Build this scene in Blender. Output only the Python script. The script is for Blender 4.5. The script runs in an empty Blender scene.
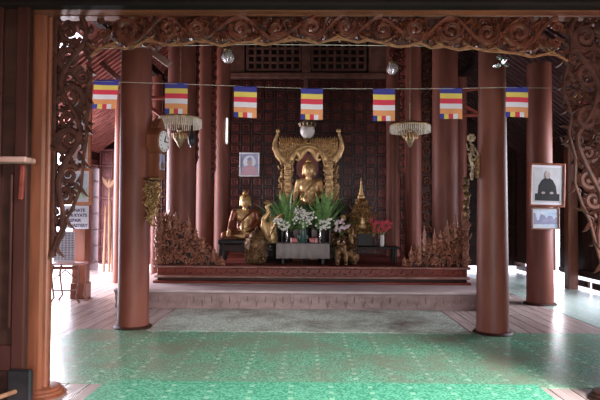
import bpy, math, random
from mathutils import Vector, Matrix, Euler

S = bpy.context.scene
COL = S.collection
PI = math.pi
R = math.radians

# ------------------------------------------------------------------ camera
F = 560.0
cam_d = bpy.data.cameras.new('camera')
cam = bpy.data.objects.new('camera', cam_d)
COL.objects.link(cam)
cam_d.sensor_width = 36.0
cam_d.lens = 36.0 * F / 600.0
cam_d.clip_end = 200
CAM = Vector((0, 0, 1.5))
yaw, pitch, roll = R(0.82), R(1.43), R(0.35)
RM = Matrix.Rotation(yaw, 3, 'Z') @ Matrix.Rotation(PI / 2 + pitch, 3, 'X') @ Matrix.Rotation(roll, 3, 'Z')
cam.matrix_world = Matrix.Translation(CAM) @ RM.to_4x4()
S.camera = cam


def at(px, py, Y):
    """world point seen at pixel (px, py) standing on the vertical plane y = Y"""
    d = RM @ Vector(((px - 300) / F, -(py - 200) / F, -1))
    return CAM + d * (Y / d.y)


def onfloor(px, py, z=0.0):
    d = RM @ Vector(((px - 300) / F, -(py - 200) / F, -1))
    return CAM + d * ((z - CAM.z) / d.z)


# ------------------------------------------------------------------ light
S.view_settings.view_transform = 'Standard'
S.view_settings.look = 'None'
S.view_settings.gamma = 1.0
S.view_settings.exposure = 0.0
S.view_settings.use_curve_mapping = False
try:
    S.cycles.use_denoising = True
    S.cycles.max_bounces = 8
    S.cycles.diffuse_bounces = 4
    S.cycles.sample_clamp_indirect = 4
except Exception:
    pass
world = bpy.data.worlds.new('sky')
S.world = world
world.use_nodes = True
bg = world.node_tree.nodes['Background']
bg.inputs[0].default_value = (0.86, 0.84, 1.0, 1)
bg.inputs[1].default_value = 6.0


def area(name, loc, direction, sx, sy, power, color):
    l = bpy.data.lights.new(name, 'AREA')
    l.shape = 'RECTANGLE'
    l.size, l.size_y = sx, sy
    l.energy = power
    l.color = color
    o = bpy.data.objects.new(name, l)
    COL.objects.link(o)
    o.location = loc
    o.rotation_euler = Vector(direction).to_track_quat('-Z', 'Z').to_euler()
    return o


# daylight from the open porch behind the camera, and through the open sides
area('added_overhead_light', (4.4, -0.1, 4.5), (-0.55, 1, -0.6), 2.3, 2.0, 2300, (1.0, 0.95, 0.93))  # added overhead lamp above an invented roof gap, lighting the mats
area('porch_daylight', (0.4, -2.2, 1.2), (0, 1, 0.02), 2.8, 1.6, 330, (1.0, 0.95, 0.92))
area('garden_daylight_west', (-6.0, 11.8, 1.9), (1, -0.02, -0.5), 5.4, 2.4, 850, (0.96, 0.9, 0.98))
area('garden_daylight_slit', (6.1, 12.7, 1.4), (-1, -0.35, -0.25), 0.9, 2.4, 170, (0.97, 0.95, 1.0))
area('garden_daylight_east', (6.0, 9.3, 2.1), (-1, 0.3, -0.5), 2.6, 2.0, 170, (0.96, 0.93, 1.0))


# ------------------------------------------------------------------ materials
def nt(name):
    m = bpy.data.materials.new(name)
    m.use_nodes = True
    n = m.node_tree
    b = n.nodes['Principled BSDF']
    return m, n, b


def mat(name, c1, c2=None, rough=0.5, metal=0.0, scale=(6, 6, 6), bump=0.0, coat=0.0, detail=6, spread=(0.35, 0.65), emit=0.0, spec=None, bscale=None):
    m, n, b = nt(name)
    b.inputs['Roughness'].default_value = rough
    b.inputs['Metallic'].default_value = metal
    if spec is not None:
        b.inputs['Specular IOR Level'].default_value = spec
    if coat:
        b.inputs['Coat Weight'].default_value = coat
        b.inputs['Coat Roughness'].default_value = 0.25
    if c2 is None:
        c2 = tuple(x * 0.75 for x in c1)
    tc = n.nodes.new('ShaderNodeTexCoord')
    mp = n.nodes.new('ShaderNodeMapping')
    mp.inputs['Scale'].default_value = scale
    no = n.nodes.new('ShaderNodeTexNoise')
    no.inputs['Scale'].default_value = 1.0
    no.inputs['Detail'].default_value = detail
    cr = n.nodes.new('ShaderNodeValToRGB')
    cr.color_ramp.elements[0].position = spread[0]
    cr.color_ramp.elements[1].position = spread[1]
    cr.color_ramp.elements[0].color = (*c2, 1)
    cr.color_ramp.elements[1].color = (*c1, 1)
    n.links.new(tc.outputs['Object'], mp.inputs[0])
    n.links.new(mp.outputs[0], no.inputs['Vector'])
    n.links.new(no.outputs[0], cr.inputs[0])
    n.links.new(cr.outputs[0], b.inputs['Base Color'])
    if emit:
        n.links.new(cr.outputs[0], b.inputs['Emission Color'])
        b.inputs['Emission Strength'].default_value = emit
    if bump:
        bp = n.nodes.new('ShaderNodeBump')
        bp.inputs['Strength'].default_value = bump
        bp.inputs['Distance'].default_value = 0.02
        src = no
        if bscale:
            src = n.nodes.new('ShaderNodeTexNoise')
            src.inputs['Scale'].default_value = bscale
            n.links.new(tc.outputs['Object'], src.inputs['Vector'])
        n.links.new(src.outputs[0], bp.inputs['Height'])
        n.links.new(bp.outputs[0], b.inputs['Normal'])
    return m


M = {}
M['column'] = mat('column_lacquer', (0.185, 0.05909, 0.03978), (0.1253, 0.03597, 0.02486), 0.48, scale=(5, 5, 1.2), bump=0.12, spec=0.25)
M['column_dark'] = mat('column_lacquer_dark', (0.133, 0.0525, 0.0385), (0.084, 0.0315, 0.0245), 0.4, scale=(5, 5, 1.2), bump=0.12, coat=0.2)
M['teak'] = mat('teak', (0.2208, 0.07038, 0.03312), (0.1196, 0.03478, 0.01656), 0.42, scale=(9, 9, 1.3), bump=0.15, coat=0.15)
M['teak_x'] = mat('teak_crosswise', (0.24, 0.08, 0.04), (0.12, 0.038, 0.02), 0.42, scale=(1.2, 9, 9), bump=0.15)
M['dark'] = mat('dark_timber', (0.049, 0.0196, 0.014), (0.0245, 0.0098, 0.007), 0.5, scale=(2, 8, 8), bump=0.2, spec=0.22)
M['near_black'] = mat('near_black_beam', (0.012, 0.006, 0.005), (0.006, 0.003, 0.003), 0.8, scale=(3, 3, 3), spec=0.2)  # near-black brown timber tone
M['darker'] = mat('very_dark_timber', (0.0168, 0.0072, 0.006), (0.0084, 0.0036, 0.003), 0.65, scale=(3, 3, 3), spec=0.22)  # very dark brown timber tone
M['panel'] = mat('red_lacquer_panel', (0.099, 0.02475, 0.01857), (0.0433, 0.01114, 0.009282), 0.34, scale=(5, 5, 5), bump=0.1, spec=0.22)
M['panel_grid'] = mat('lacquer_grid', (0.0432, 0.02295, 0.0216), (0.0216, 0.0108, 0.0108), 0.32, scale=(8, 8, 8), bump=0.1, spec=0.22)
M['panel_pink'] = mat('pinkish_red_panel', (0.30, 0.12, 0.12), (0.19, 0.07, 0.07), 0.5, scale=(5, 5, 5), bump=0.1)  # pinkish red panel tone
M['valance'] = mat('carved_teak', (0.1084, 0.0306, 0.01632), (0.04335, 0.01224, 0.00663), 0.32, scale=(14, 14, 14), bump=0.2, coat=0.3)
M['door_wood'] = mat('dark_red_door_wood', (0.06, 0.0192, 0.0144), (0.036, 0.0112, 0.0088), 0.5, scale=(9, 9, 1.3), bump=.1, spec=0.22)
M['lattice'] = mat('brown_lattice', (0.15, 0.062, 0.045), (0.09, 0.035, 0.026), 0.5, spec=0.25)
M['bracket'] = mat('dark_brown_teak', (0.068, 0.024, 0.016), (0.032, 0.0112, 0.008), 0.5, scale=(14, 14, 14), bump=0.2, spec=0.25)  # darker brown than the valance teak
M['slat_shaded'] = mat('shade_toned_roof', (0.085, 0.036, 0.034), (0.045, 0.018, 0.018), 0.5, scale=(1.5, 8, 8))  # same roof boards as the west; aisle shade put into the colour
M['post_wood'] = mat('orange_teak_post', (0.324, 0.117, 0.063), (0.198, 0.0675, 0.036), 0.42, scale=(9, 9, 1.3), bump=.1)
M['halo_red'] = mat('dark_red_board', (0.22, 0.02, 0.02), (0.12, 0.012, 0.012), 0.5)
M['valance_rim'] = mat('worn_gilt_rim', (0.2058, 0.0931, 0.0441), (0.1176, 0.0441, 0.0196), 0.35, scale=(20, 20, 20), bump=0.2, coat=0.2)
M['fence'] = mat('carved_faded_wood', (0.4212, 0.1836, 0.1125), (0.1989, 0.0756, 0.05063), 0.42, scale=(22, 22, 22), bump=0.25)
M['plinth'] = mat('plinth_red_brown', (0.2231, 0.05141, 0.03498), (0.1322, 0.02827, 0.01999), 0.42, scale=(2, 12, 12), bump=0.12, spec=0.22)
M['plinth_pale'] = mat('plinth_worn_edge', (0.42, 0.26, 0.22), (0.28, 0.14, 0.11), 0.45, scale=(3, 14, 14), bump=0.12)
M['tread'] = mat('glare_toned_tread', (0.66, 0.56, 0.57), (0.5, 0.4, 0.4), 0.3, scale=(3, 14, 14))  # pale tone stands in for glare along the step top
M['step'] = mat('mauve_carved_stone_step', (0.38, 0.26, 0.25), (0.26, 0.17, 0.16), 0.45, scale=(3, 9, 9), bump=0.2)
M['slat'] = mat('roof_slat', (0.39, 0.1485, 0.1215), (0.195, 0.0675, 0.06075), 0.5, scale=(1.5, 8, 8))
M['gold'] = mat('gilding', (0.80, 0.54, 0.27), (0.42, 0.25, 0.11), 0.42, metal=0.5, scale=(9, 9, 9), bump=0.15, bscale=30)
M['gold_dull'] = mat('tarnished_gilding', (0.68, 0.46, 0.22), (0.25, 0.13, 0.06), 0.38, metal=0.4, scale=(22, 22, 22), bump=0.5, bscale=45)
M['sconce_gilt'] = mat('pale_worn_gilt', (0.46, 0.33, 0.22), (0.20, 0.13, 0.08), 0.5, metal=0.25, scale=(24, 24, 24), bump=0.4)
M['gold_robe'] = mat('gilt_robe', (0.50, 0.28, 0.11), (0.22, 0.11, 0.05), 0.42, metal=.5, scale=(12, 12, 12), bump=0.3)
M['gold_mid'] = mat('aged_gilding', (0.50, 0.29, 0.11), (0.14, 0.07, 0.035), 0.36, metal=0.55, scale=(24, 24, 24), bump=0.5, bscale=45)
M['gold_dark'] = mat('dark_bronze_gilding', (0.24, 0.128, 0.048), (0.056, 0.028, 0.016), 0.36, metal=0.6, scale=(26, 26, 26), bump=0.6, bscale=50)
M['robe'] = mat('red_gold_robe', (0.2448, 0.072, 0.0288), (0.144, 0.036, 0.018), 0.38, metal=0.35, scale=(12, 12, 12), bump=0.2)
M['hair_gold'] = mat('gilded_curls', (0.66, 0.40, 0.14), (0.30, 0.16, 0.06), 0.4, metal=0.7, scale=(60, 60, 60), bump=0.8)
M['black'] = mat('black_lacquer', (0.016, 0.010, 0.009), (0.008, 0.005, 0.005), 0.5, spec=0.25)
M['iron'] = mat('dark_iron', (0.04, 0.035, 0.04), (0.02, 0.02, 0.022), 0.4, metal=0.5)
M['brass'] = mat('old_brass', (0.34, 0.25, 0.14), (0.15, 0.10, 0.06), 0.45, metal=0.6, scale=(20, 20, 20), bump=0.2)
M['crystal'] = mat('crystal_fringe', (0.82, 0.76, 0.68), (0.55, 0.47, 0.38), 0.25, scale=(50, 50, 8), bump=0.1)
M['cloth_grey'] = mat('grey_white_cloth', (0.3, 0.264, 0.258), (0.24, 0.204, 0.198), 0.8, scale=(8, 8, 8), bump=0.1)
M['white'] = mat('white_paint', (0.8, 0.78, 0.78), (0.72, 0.69, 0.69), 0.5)
M['paper'] = mat('white_paper', (0.82, 0.82, 0.88), (0.76, 0.76, 0.82), 0.7)
M['ink'] = mat('dark_blue_ink', (0.03, 0.03, 0.12), (0.02, 0.02, 0.08), 0.6)
M['frame_red'] = mat('red_brown_frame', (0.306, 0.0935, 0.04675), (0.187, 0.051, 0.0255), 0.32, scale=(12, 12, 12), coat=0.3)
M['frame_orange'] = mat('orange_wood_frame', (0.62, 0.26, 0.13), (0.5, 0.19, 0.09), 0.4, scale=(12, 12, 12))
M['leaf'] = mat('green_leaf', (0.26, 0.42, 0.14), (0.09, 0.22, 0.07), 0.4, scale=(15, 15, 15))
M['leaf_dark'] = mat('dark_green_leaf', (0.05, 0.13, 0.05), (0.02, 0.06, 0.025), 0.45, scale=(15, 15, 15))
M['flower_white'] = mat('white_petals', (0.85, 0.83, 0.78), (0.66, 0.62, 0.55), 0.6, scale=(30, 30, 30))
M['flower_pink'] = mat('lilac_petals', (0.66, 0.42, 0.50), (0.80, 0.70, 0.74), 0.6, scale=(30, 30, 30))
M['flower_red'] = mat('red_petals', (0.70, 0.06, 0.09), (0.40, 0.03, 0.05), 0.55, scale=(30, 30, 30))
M['red'] = mat('red_lacquer', (0.55, 0.05, 0.04), (0.40, 0.03, 0.03), 0.4)
M['silver'] = mat('silver', (0.75, 0.75, 0.77), (0.55, 0.55, 0.57), 0.25, metal=0.9, scale=(30, 30, 30), bump=0.2)
M['green_glaze'] = mat('green_glaze', (0.05, 0.13, 0.10), (0.03, 0.07, 0.06), 0.3)
M['pole'] = mat('bare_wood_pole', (0.276, 0.144, 0.078), (0.192, 0.09, 0.048), 0.5, scale=(10, 10, 2))
M['rattan'] = mat('reddish_cane', (0.34, 0.13, 0.10), (0.22, 0.08, 0.06), 0.4)
M['pinkcloth'] = mat('pale_pink_top', (0.72, 0.45, 0.42), (0.62, 0.36, 0.33), 0.5)
M['string'] = mat('pale_string', (0.55, 0.5, 0.42), (0.45, 0.4, 0.34), 0.8)
M['ground'] = mat('sunlit_yard', (0.62, 0.58, 0.56), (0.5, 0.46, 0.44), 0.9)
M['black_cloth'] = mat('black_robe', (0.03, 0.03, 0.033), (0.02, 0.02, 0.022), 0.8)
M['skin_print'] = mat('printed_skin', (0.55, 0.46, 0.42), (0.42, 0.35, 0.32), 0.7)
M['print_grey'] = mat('printed_backdrop', (0.62, 0.64, 0.66), (0.52, 0.53, 0.55), 0.6)
M['print_blue'] = mat('printed_lake', (0.36, 0.50, 0.62), (0.62, 0.66, 0.60), 0.6, scale=(18, 18, 18))
M['print_sky'] = mat('printed_sky', (0.45, 0.62, 0.80), (0.72, 0.80, 0.84), 0.6, scale=(10, 10, 10))
M['print_green'] = mat('printed_trees', (0.42, 0.60, 0.38), (0.66, 0.78, 0.60), 0.6, scale=(14, 14, 14))
M['print_violet'] = mat('printed_haze', (0.26, 0.28, 0.46), (0.40, 0.40, 0.55), 0.6, scale=(10, 10, 10))
M['print_robe'] = mat('printed_robe', (0.55, 0.36, 0.42), (0.48, 0.30, 0.36), 0.6)
M['print_halo'] = mat('printed_halo', (0.74, 0.78, 0.86), (0.66, 0.70, 0.8), 0.6)
M['tube'] = mat('lit_tube', (0.85, 1.0, 0.95), (0.85, 1.0, 0.95), 0.4, emit=1.6)
for k, c in dict(blue=(0.07, 0.07, 0.36), yellow=(0.92, 0.74, 0.16), crimson=(0.86, 0.07, 0.12), pure=(0.95, 0.93, 0.97), orange=(0.96, 0.42, 0.18)).items():
    M['f_' + k] = mat('flag_' + k, c, tuple(x * 0.93 for x in c), 0.75, scale=(12, 12, 12))
    # thin cloth lets some daylight through
    n_ = M['f_' + k].node_tree
    b = n_.nodes['Principled BSDF']
    tr_ = n_.nodes.new('ShaderNodeBsdfTranslucent'); tr_.inputs[0].default_value = (*c, 1)
    mx_ = n_.nodes.new('ShaderNodeMixShader'); mx_.inputs[0].default_value = 0.55
    n_.links.new(b.outputs[0], mx_.inputs[1]); n_.links.new(tr_.outputs[0], mx_.inputs[2])
    n_.links.new(mx_.outputs[0], n_.nodes['Material Output'].inputs['Surface'])


def globe_glass():
    m, n, b = nt('ribbed_globe_glass')
    b.inputs['Base Color'].default_value = (0.80, 0.74, 0.74, 1)
    b.inputs['Roughness'].default_value = 0.18
    b.inputs['Transmission Weight'].default_value = 0.35
    return m


M['glass'] = globe_glass()


def plank_floor():
    m, n, b = nt('floor_planks')
    tc = n.nodes.new('ShaderNodeTexCoord')
    mp = n.nodes.new('ShaderNodeMapping')
    mp.inputs['Rotation'].default_value = (0, 0, PI / 2)
    br = n.nodes.new('ShaderNodeTexBrick')
    br.inputs['Scale'].default_value = 1
    br.inputs['Brick Width'].default_value = 3.4
    br.inputs['Row Height'].default_value = 0.19
    br.inputs['Mortar Size'].default_value = 0.006
    br.inputs['Color1'].default_value = (0.56, 0.46, 0.44, 1)
    br.inputs['Color2'].default_value = (0.44, 0.35, 0.33, 1)
    br.inputs['Mortar'].default_value = (0.035, 0.02, 0.018, 1)
    mp2 = n.nodes.new('ShaderNodeMapping')
    mp2.inputs['Scale'].default_value = (9, 0.8, 1)
    no = n.nodes.new('ShaderNodeTexNoise')
    no.inputs['Scale'].default_value = 2
    no.inputs['Detail'].default_value = 8
    mx = n.nodes.new('ShaderNodeMixRGB')
    mx.blend_type = 'MULTIPLY'
    mx.inputs[0].default_value = 0.7
    cr = n.nodes.new('ShaderNodeValToRGB')
    cr.color_ramp.elements[0].position = 0.3
    cr.color_ramp.elements[0].color = (0.45, 0.42, 0.4, 1)
    cr.color_ramp.elements[1].position = 0.7
    n.links.new(tc.outputs['Object'], mp.inputs[0])
    n.links.new(mp.outputs[0], br.inputs['Vector'])
    n.links.new(tc.outputs['Object'], mp2.inputs[0])
    n.links.new(mp2.outputs[0], no.inputs['Vector'])
    n.links.new(no.outputs[0], cr.inputs[0])
    n.links.new(br.outputs['Color'], mx.inputs[1])
    n.links.new(cr.outputs[0], mx.inputs[2])
    n.links.new(mx.outputs[0], b.inputs['Base Color'])
    b.inputs['Roughness'].default_value = 0.27
    bp = n.nodes.new('ShaderNodeBump')
    bp.inputs['Strength'].default_value = 0.35
    bp.inputs['Distance'].default_value = 0.01
    ad = n.nodes.new('ShaderNodeMath')
    ad.operation = 'SUBTRACT'
    n.links.new(no.outputs[0], ad.inputs[0])
    n.links.new(br.outputs['Fac'], ad.inputs[1])
    n.links.new(ad.outputs[0], bp.inputs['Height'])
    n.links.new(bp.outputs[0], b.inputs['Normal'])
    return m


M['floor'] = plank_floor()


def mat_green(name, light, deep, worn, wear, rough=0.27, dashes=True):
    m, n, b = nt(name)
    L = n.links.new
    tc = n.nodes.new('ShaderNodeTexCoord')
    # fine two-tone speckle
    vo = n.nodes.new('ShaderNodeTexNoise')
    vo.inputs['Scale'].default_value = 52
    vo.inputs['Detail'].default_value = 3
    c1 = n.nodes.new('ShaderNodeValToRGB')
    c1.color_ramp.elements[0].position = 0.44
    c1.color_ramp.elements[1].position = 0.56
    c1.color_ramp.elements[0].color = (*deep, 1)
    c1.color_ramp.elements[1].color = (*light, 1)
    L(tc.outputs['Object'], vo.inputs['Vector'])
    L(vo.outputs[0], c1.inputs[0])
    last = c1.outputs[0]
    if dashes:
        # rows of small pale woven lozenges
        sx = n.nodes.new('ShaderNodeSeparateXYZ')
        L(tc.outputs['Object'], sx.inputs[0])

        def wave(out, freq, thr):
            a = n.nodes.new('ShaderNodeMath'); a.operation = 'MULTIPLY'; a.inputs[1].default_value = freq
            s = n.nodes.new('ShaderNodeMath'); s.operation = 'SINE'
            g = n.nodes.new('ShaderNodeMath'); g.operation = 'GREATER_THAN'; g.inputs[1].default_value = thr
            L(out, a.inputs[0]); L(a.outputs[0], s.inputs[0]); L(s.outputs[0], g.inputs[0])
            return g.outputs[0]
        gx = wave(sx.outputs[0], 2 * PI / 0.34, 0.93)
        gy = wave(sx.outputs[1], 2 * PI / 0.16, 0.4)
        mu = n.nodes.new('ShaderNodeMath'); mu.operation = 'MULTIPLY'
        L(gx, mu.inputs[0]); L(gy, mu.inputs[1])
        mm = n.nodes.new('ShaderNodeMath'); mm.operation = 'MULTIPLY'; mm.inputs[1].default_value = 0.5
        L(mu.outputs[0], mm.inputs[0])
        mx = n.nodes.new('ShaderNodeMixRGB')
        mx.inputs[2].default_value = (min(1, light[0] * 2 + 0.12), min(1, light[1] * 1.25 + 0.1), min(1, light[2] * 1.3 + 0.1), 1)
        L(mm.outputs[0], mx.inputs[0]); L(last, mx.inputs[1])
        last = mx.outputs[0]
    w = n.nodes.new('ShaderNodeTexNoise')
    w.inputs['Scale'].default_value = 1.1
    w.inputs['Detail'].default_value = 9
    w.inputs['Roughness'].default_value = 0.7
    cw = n.nodes.new('ShaderNodeValToRGB')
    cw.color_ramp.elements[0].position = wear
    cw.color_ramp.elements[1].position = wear + 0.22
    L(tc.outputs['Object'], w.inputs['Vector'])
    L(w.outputs[0], cw.inputs[0])
    m2 = n.nodes.new('ShaderNodeMixRGB')
    m2.inputs[2].default_value = (*worn, 1)
    L(cw.outputs[0], m2.inputs[0]); L(last, m2.inputs[1])
    L(m2.outputs[0], b.inputs['Base Color'])
    b.inputs['Roughness'].default_value = rough
    bp = n.nodes.new('ShaderNodeBump')
    bp.inputs['Strength'].default_value = 0.25
    bp.inputs['Distance'].default_value = 0.01
    w2 = n.nodes.new('ShaderNodeTexNoise')
    w2.inputs['Scale'].default_value = 7
    L(tc.outputs['Object'], w2.inputs['Vector'])
    L(w2.outputs[0], bp.inputs['Height'])
    L(bp.outputs[0], b.inputs['Normal'])
    return m


M['mat_near'] = mat_green('bright_green_vinyl', (0.17, 0.58, 0.38), (0.06, 0.33, 0.20), (0.26, 0.34, 0.27), 0.58)
M['mat_mid'] = mat_green('green_vinyl', (0.24, 0.55, 0.38), (0.07, 0.26, 0.16), (0.21, 0.25, 0.18), 0.42)
M['mat_old'] = mat_green('dirty_green_vinyl', (0.56, 0.66, 0.58), (0.28, 0.37, 0.31), (0.12, 0.11, 0.085), 0.46, dashes=False)
M['mat_pale'] = mat_green('pale_green_vinyl', (0.42, 0.54, 0.50), (0.32, 0.44, 0.40), (0.46, 0.48, 0.47), 0.55)  # pale greyish green


# ------------------------------------------------------------------ mesh builder
class MB:
    def __init__(s):
        s.v = []; s.f = []; s.m = []; s.mi = 0

    def add(s, vs, fs):
        o = len(s.v)
        s.v += [Vector(p) for p in vs]
        s.f += [tuple(i + o for i in f) for f in fs]
        s.m += [s.mi] * len(fs)

    def box(s, c, d, rot=None, bev=0.0):
        c = Vector(c); x, y, z = d[0] / 2, d[1] / 2, d[2] / 2
        b = min(bev, x * .9, y * .9, z * .9)
        if b <= 0:
            vs = [(i, j, k) for i in (-x, x) for j in (-y, y) for k in (-z, z)]
            fs = [(0, 1, 3, 2), (4, 6, 7, 5), (0, 4, 5, 1), (2, 3, 7, 6), (0, 2, 6, 4), (1, 5, 7, 3)]
        else:
            vs = []
            for i in (-1, 1):
                for j in (-1, 1):
                    for k in (-1, 1):
                        vs += [(i * x, j * (y - b), k * (z - b)), (i * (x - b), j * y, k * (z - b)), (i * (x - b), j * (y - b), k * z)]
            def ix(i, j, k, a): return ((i > 0) * 4 + (j > 0) * 2 + (k > 0)) * 3 + a
            fs = []
            for sg in (-1, 1):
                fs.append([ix(sg, -1, -1, 0), ix(sg, 1, -1, 0), ix(sg, 1, 1, 0), ix(sg, -1, 1, 0)][::sg])
                fs.append([ix(-1, sg, -1, 1), ix(-1, sg, 1, 1), ix(1, sg, 1, 1), ix(1, sg, -1, 1)][::sg])
                fs.append([ix(-1, -1, sg, 2), ix(1, -1, sg, 2), ix(1, 1, sg, 2), ix(-1, 1, sg, 2)][::sg])
            for a in (-1, 1):
                for c2 in (-1, 1):
                    fs.append([ix(a, c2, -1, 0), ix(a, c2, 1, 0), ix(a, c2, 1, 1), ix(a, c2, -1, 1)])
                    fs.append([ix(a, -1, c2, 0), ix(a, 1, c2, 0), ix(a, 1, c2, 2), ix(a, -1, c2, 2)])
                    fs.append([ix(-1, a, c2, 1), ix(1, a, c2, 1), ix(1, a, c2, 2), ix(-1, a, c2, 2)])
                    for e in (-1, 1):
                        fs.append([ix(a, c2, e, 0), ix(a, c2, e, 1), ix(a, c2, e, 2)])
        if rot is not None:
            rm = Euler(rot).to_matrix() if not isinstance(rot, Matrix) else rot
            vs = [rm @ Vector(p) for p in vs]
        s.add([c + Vector(p) for p in vs], fs)
        return s

    def tube(s, pts, rad, n=6, flat=1.0, cap=True, nrm=None):
        """tube through pts; rad number or list; flat squashes it along nrm"""
        pts = [Vector(p) for p in pts]
        k = len(pts)
        if not isinstance(rad, (list, tuple)):
            rad = [rad] * k
        ref = Vector(nrm) if nrm is not None else Vector((0, 1, 0))
        vs = []
        for i, p in enumerate(pts):
            t = (pts[min(i + 1, k - 1)] - pts[max(i - 1, 0)])
            if t.length < 1e-9: t = Vector((0, 0, 1))
            t.normalize()
            rf = ref if abs(t.dot(ref)) < 0.95 else Vector((1, 0, 0))
            u = t.cross(rf).normalized()
            w = u.cross(t).normalized()
            for j in range(n):
                a = 2 * PI * j / n
                vs.append(p + u * (math.cos(a) * rad[i]) + w * (math.sin(a) * rad[i] * flat))
        fs = []
        for i in range(k - 1):
            for j in range(n):
                fs.append((i * n + j, i * n + (j + 1) % n, (i + 1) * n + (j + 1) % n, (i + 1) * n + j))
        if cap:
            fs.append(tuple(range(n - 1, -1, -1)))
            fs.append(tuple((k - 1) * n + j for j in range(n)))
        s.add(vs, fs)
        return s

    def lathe(s, prof, c, n=20, sx=1, sy=1):
        """prof: list of (r, z); around vertical axis through c"""
        c = Vector(c); vs = []; fs = []
        k = len(prof)
        for r, z in prof:
            r = max(r, 1e-4)
            for j in range(n):
                a = 2 * PI * j / n
                vs.append(c + Vector((r * math.cos(a) * sx, r * math.sin(a) * sy, z)))
        for i in range(k - 1):
            for j in range(n):
                fs.append((i * n + j, i * n + (j + 1) % n, (i + 1) * n + (j + 1) % n, (i + 1) * n + j))
        fs.append(tuple(range(n - 1, -1, -1)))
        fs.append(tuple((k - 1) * n + j for j in range(n)))
        s.add(vs, fs)
        return s

    def ball(s, c, r, n=8, rot=None):
        if not isinstance(r, (list, tuple)): r = (r, r, r)
        c = Vector(c); vs = []; fs = []
        h = max(4, n // 2 + 1)
        rm = Euler(rot).to_matrix() if rot is not None else None
        vs.append(Vector((0, 0, -r[2])))
        for i in range(1, h):
            p = -PI / 2 + PI * i / h
            for j in range(n):
                a = 2 * PI * j / n
                vs.append(Vector((r[0] * math.cos(p) * math.cos(a), r[1] * math.cos(p) * math.sin(a), r[2] * math.sin(p))))
        vs.append(Vector((0, 0, r[2])))
        for j in range(n):
            fs.append((0, 1 + (j + 1) % n, 1 + j))
            fs.append((len(vs) - 1, 1 + (h - 2) * n + j, 1 + (h - 2) * n + (j + 1) % n))
        for i in range(h - 2):
            for j in range(n):
                fs.append((1 + i * n + j, 1 + i * n + (j + 1) % n, 1 + (i + 1) * n + (j + 1) % n, 1 + (i + 1) * n + j))
        s.add([c + (rm @ p if rm else p) for p in vs], fs)
        return s

    def prism(s, poly, y0, y1):
        """polygon in XZ extruded from y0 to y1"""
        k = len(poly)
        vs = [(x, y0, z) for x, z in poly] + [(x, y1, z) for x, z in poly]
        fs = [tuple(range(k)), tuple(range(2 * k - 1, k - 1, -1))]
        for i in range(k):
            j = (i + 1) % k
            fs.append((i, i + k, j + k, j))
        s.add(vs, fs)
        return s

    def quad(s, a, b, c, d):
        s.add([a, b, c, d], [(0, 1, 2, 3)]); return s

    def leaf(s, p, ang, L, W, y, th=0.02, curl=0.4):
        """carved teardrop leaf in the XZ plane at depth y, raised toward -y"""
        n = 7; vs = []; fs = []
        for i in range(n):
            t = i / (n - 1)
            a = ang + curl * (t - 0.3) * 2
            w = W * math.sin(PI * min(1, t * 0.92 + 0.08)) ** 0.8 * (1 - t * 0.35)
            if i == 0: x, z = p
            else:
                x += math.cos(a) * L / (n - 1); z += math.sin(a) * L / (n - 1)
            nx, nz = -math.sin(a), math.cos(a)
            vs += [(x + nx * w, y, z + nz * w), (x, y - th * (0.4 + math.sin(PI * t)), z), (x - nx * w, y, z - nz * w), (x, y + th * 0.6, z)]
        for i in range(n - 1):
            for j in range(4):
                fs.append((i * 4 + j, i * 4 + (j + 1) % 4, (i + 1) * 4 + (j + 1) % 4, (i + 1) * 4 + j))
        fs += [(3, 2, 1, 0), tuple((n - 1) * 4 + j for j in range(4))]
        s.add(vs, fs)
        return s

    def spiral(s, c, r, a0, sgn, y, w, turns=1.5, leaves=3, seg=22, flat=0.8, rng=random):
        pts = []; rd = []
        for i in range(seg):
            t = i / (seg - 1)
            a = a0 + sgn * 2 * PI * turns * t
            q = (r - w) * (1 - 0.78 * t)
            pts.append((c[0] + q * math.cos(a), y - w * 0.5 * math.sin(PI * t), c[1] + q * math.sin(a)))
            rd.append(w * (1.05 - 0.45 * t))
        s.tube(pts, rd, 6, flat)
        s.ball(pts[-1], (w * 1.1, w * .9, w * 1.1), 6)
        for k in range(leaves):
            i = int(seg * (0.08 + 0.5 * k / max(1, leaves)))
            a = a0 + sgn * 2 * PI * turns * i / (seg - 1)
            s.leaf((pts[i][0], pts[i][2]), a + sgn * (0.9 + rng.uniform(-.2, .2)), r * 0.62, w * 0.95, y - w * 0.2, w * 0.9, curl=sgn * 0.7)
        return s

    def build(s, name, material, parent=None, smooth=True, **props):
        me = bpy.data.meshes.new(name)
        off = wloc(parent) if parent is not None else Vector((0, 0, 0))
        me.from_pydata([v - off for v in s.v], [], s.f)
        ms = material if isinstance(material, (list, tuple)) else [material]
        for m in ms: me.materials.append(M[m] if isinstance(m, str) else m)
        if len(ms) > 1:
            me.polygons.foreach_set('material_index', s.m)
        me.update()
        if smooth:
            me.polygons.foreach_set('use_smooth', [True] * len(me.polygons))
            try: me.set_sharp_from_angle(angle=R(38))
            except Exception: pass
        o = bpy.data.objects.new(name, me)
        COL.objects.link(o)
        if parent is not None:
            o.parent = parent
        for k, v in props.items(): o[k] = v
        return o


def wloc(o):
    p = Vector((0, 0, 0))
    while o is not None:
        p += Vector(o.location); o = o.parent
    return p


def thing(name, loc, label, cat, group=None):
    o = bpy.data.objects.new(name, None)
    o.empty_display_size = 0.1
    COL.objects.link(o)
    o.location = loc
    o['label'] = label; o['category'] = cat; o['kind'] = 'thing'
    if group: o['group'] = group
    return o


def tag(o, label, cat, group=None, kind='thing'):
    o['label'] = label; o['category'] = cat; o['kind'] = kind
    if group: o['group'] = group
    return o


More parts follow.
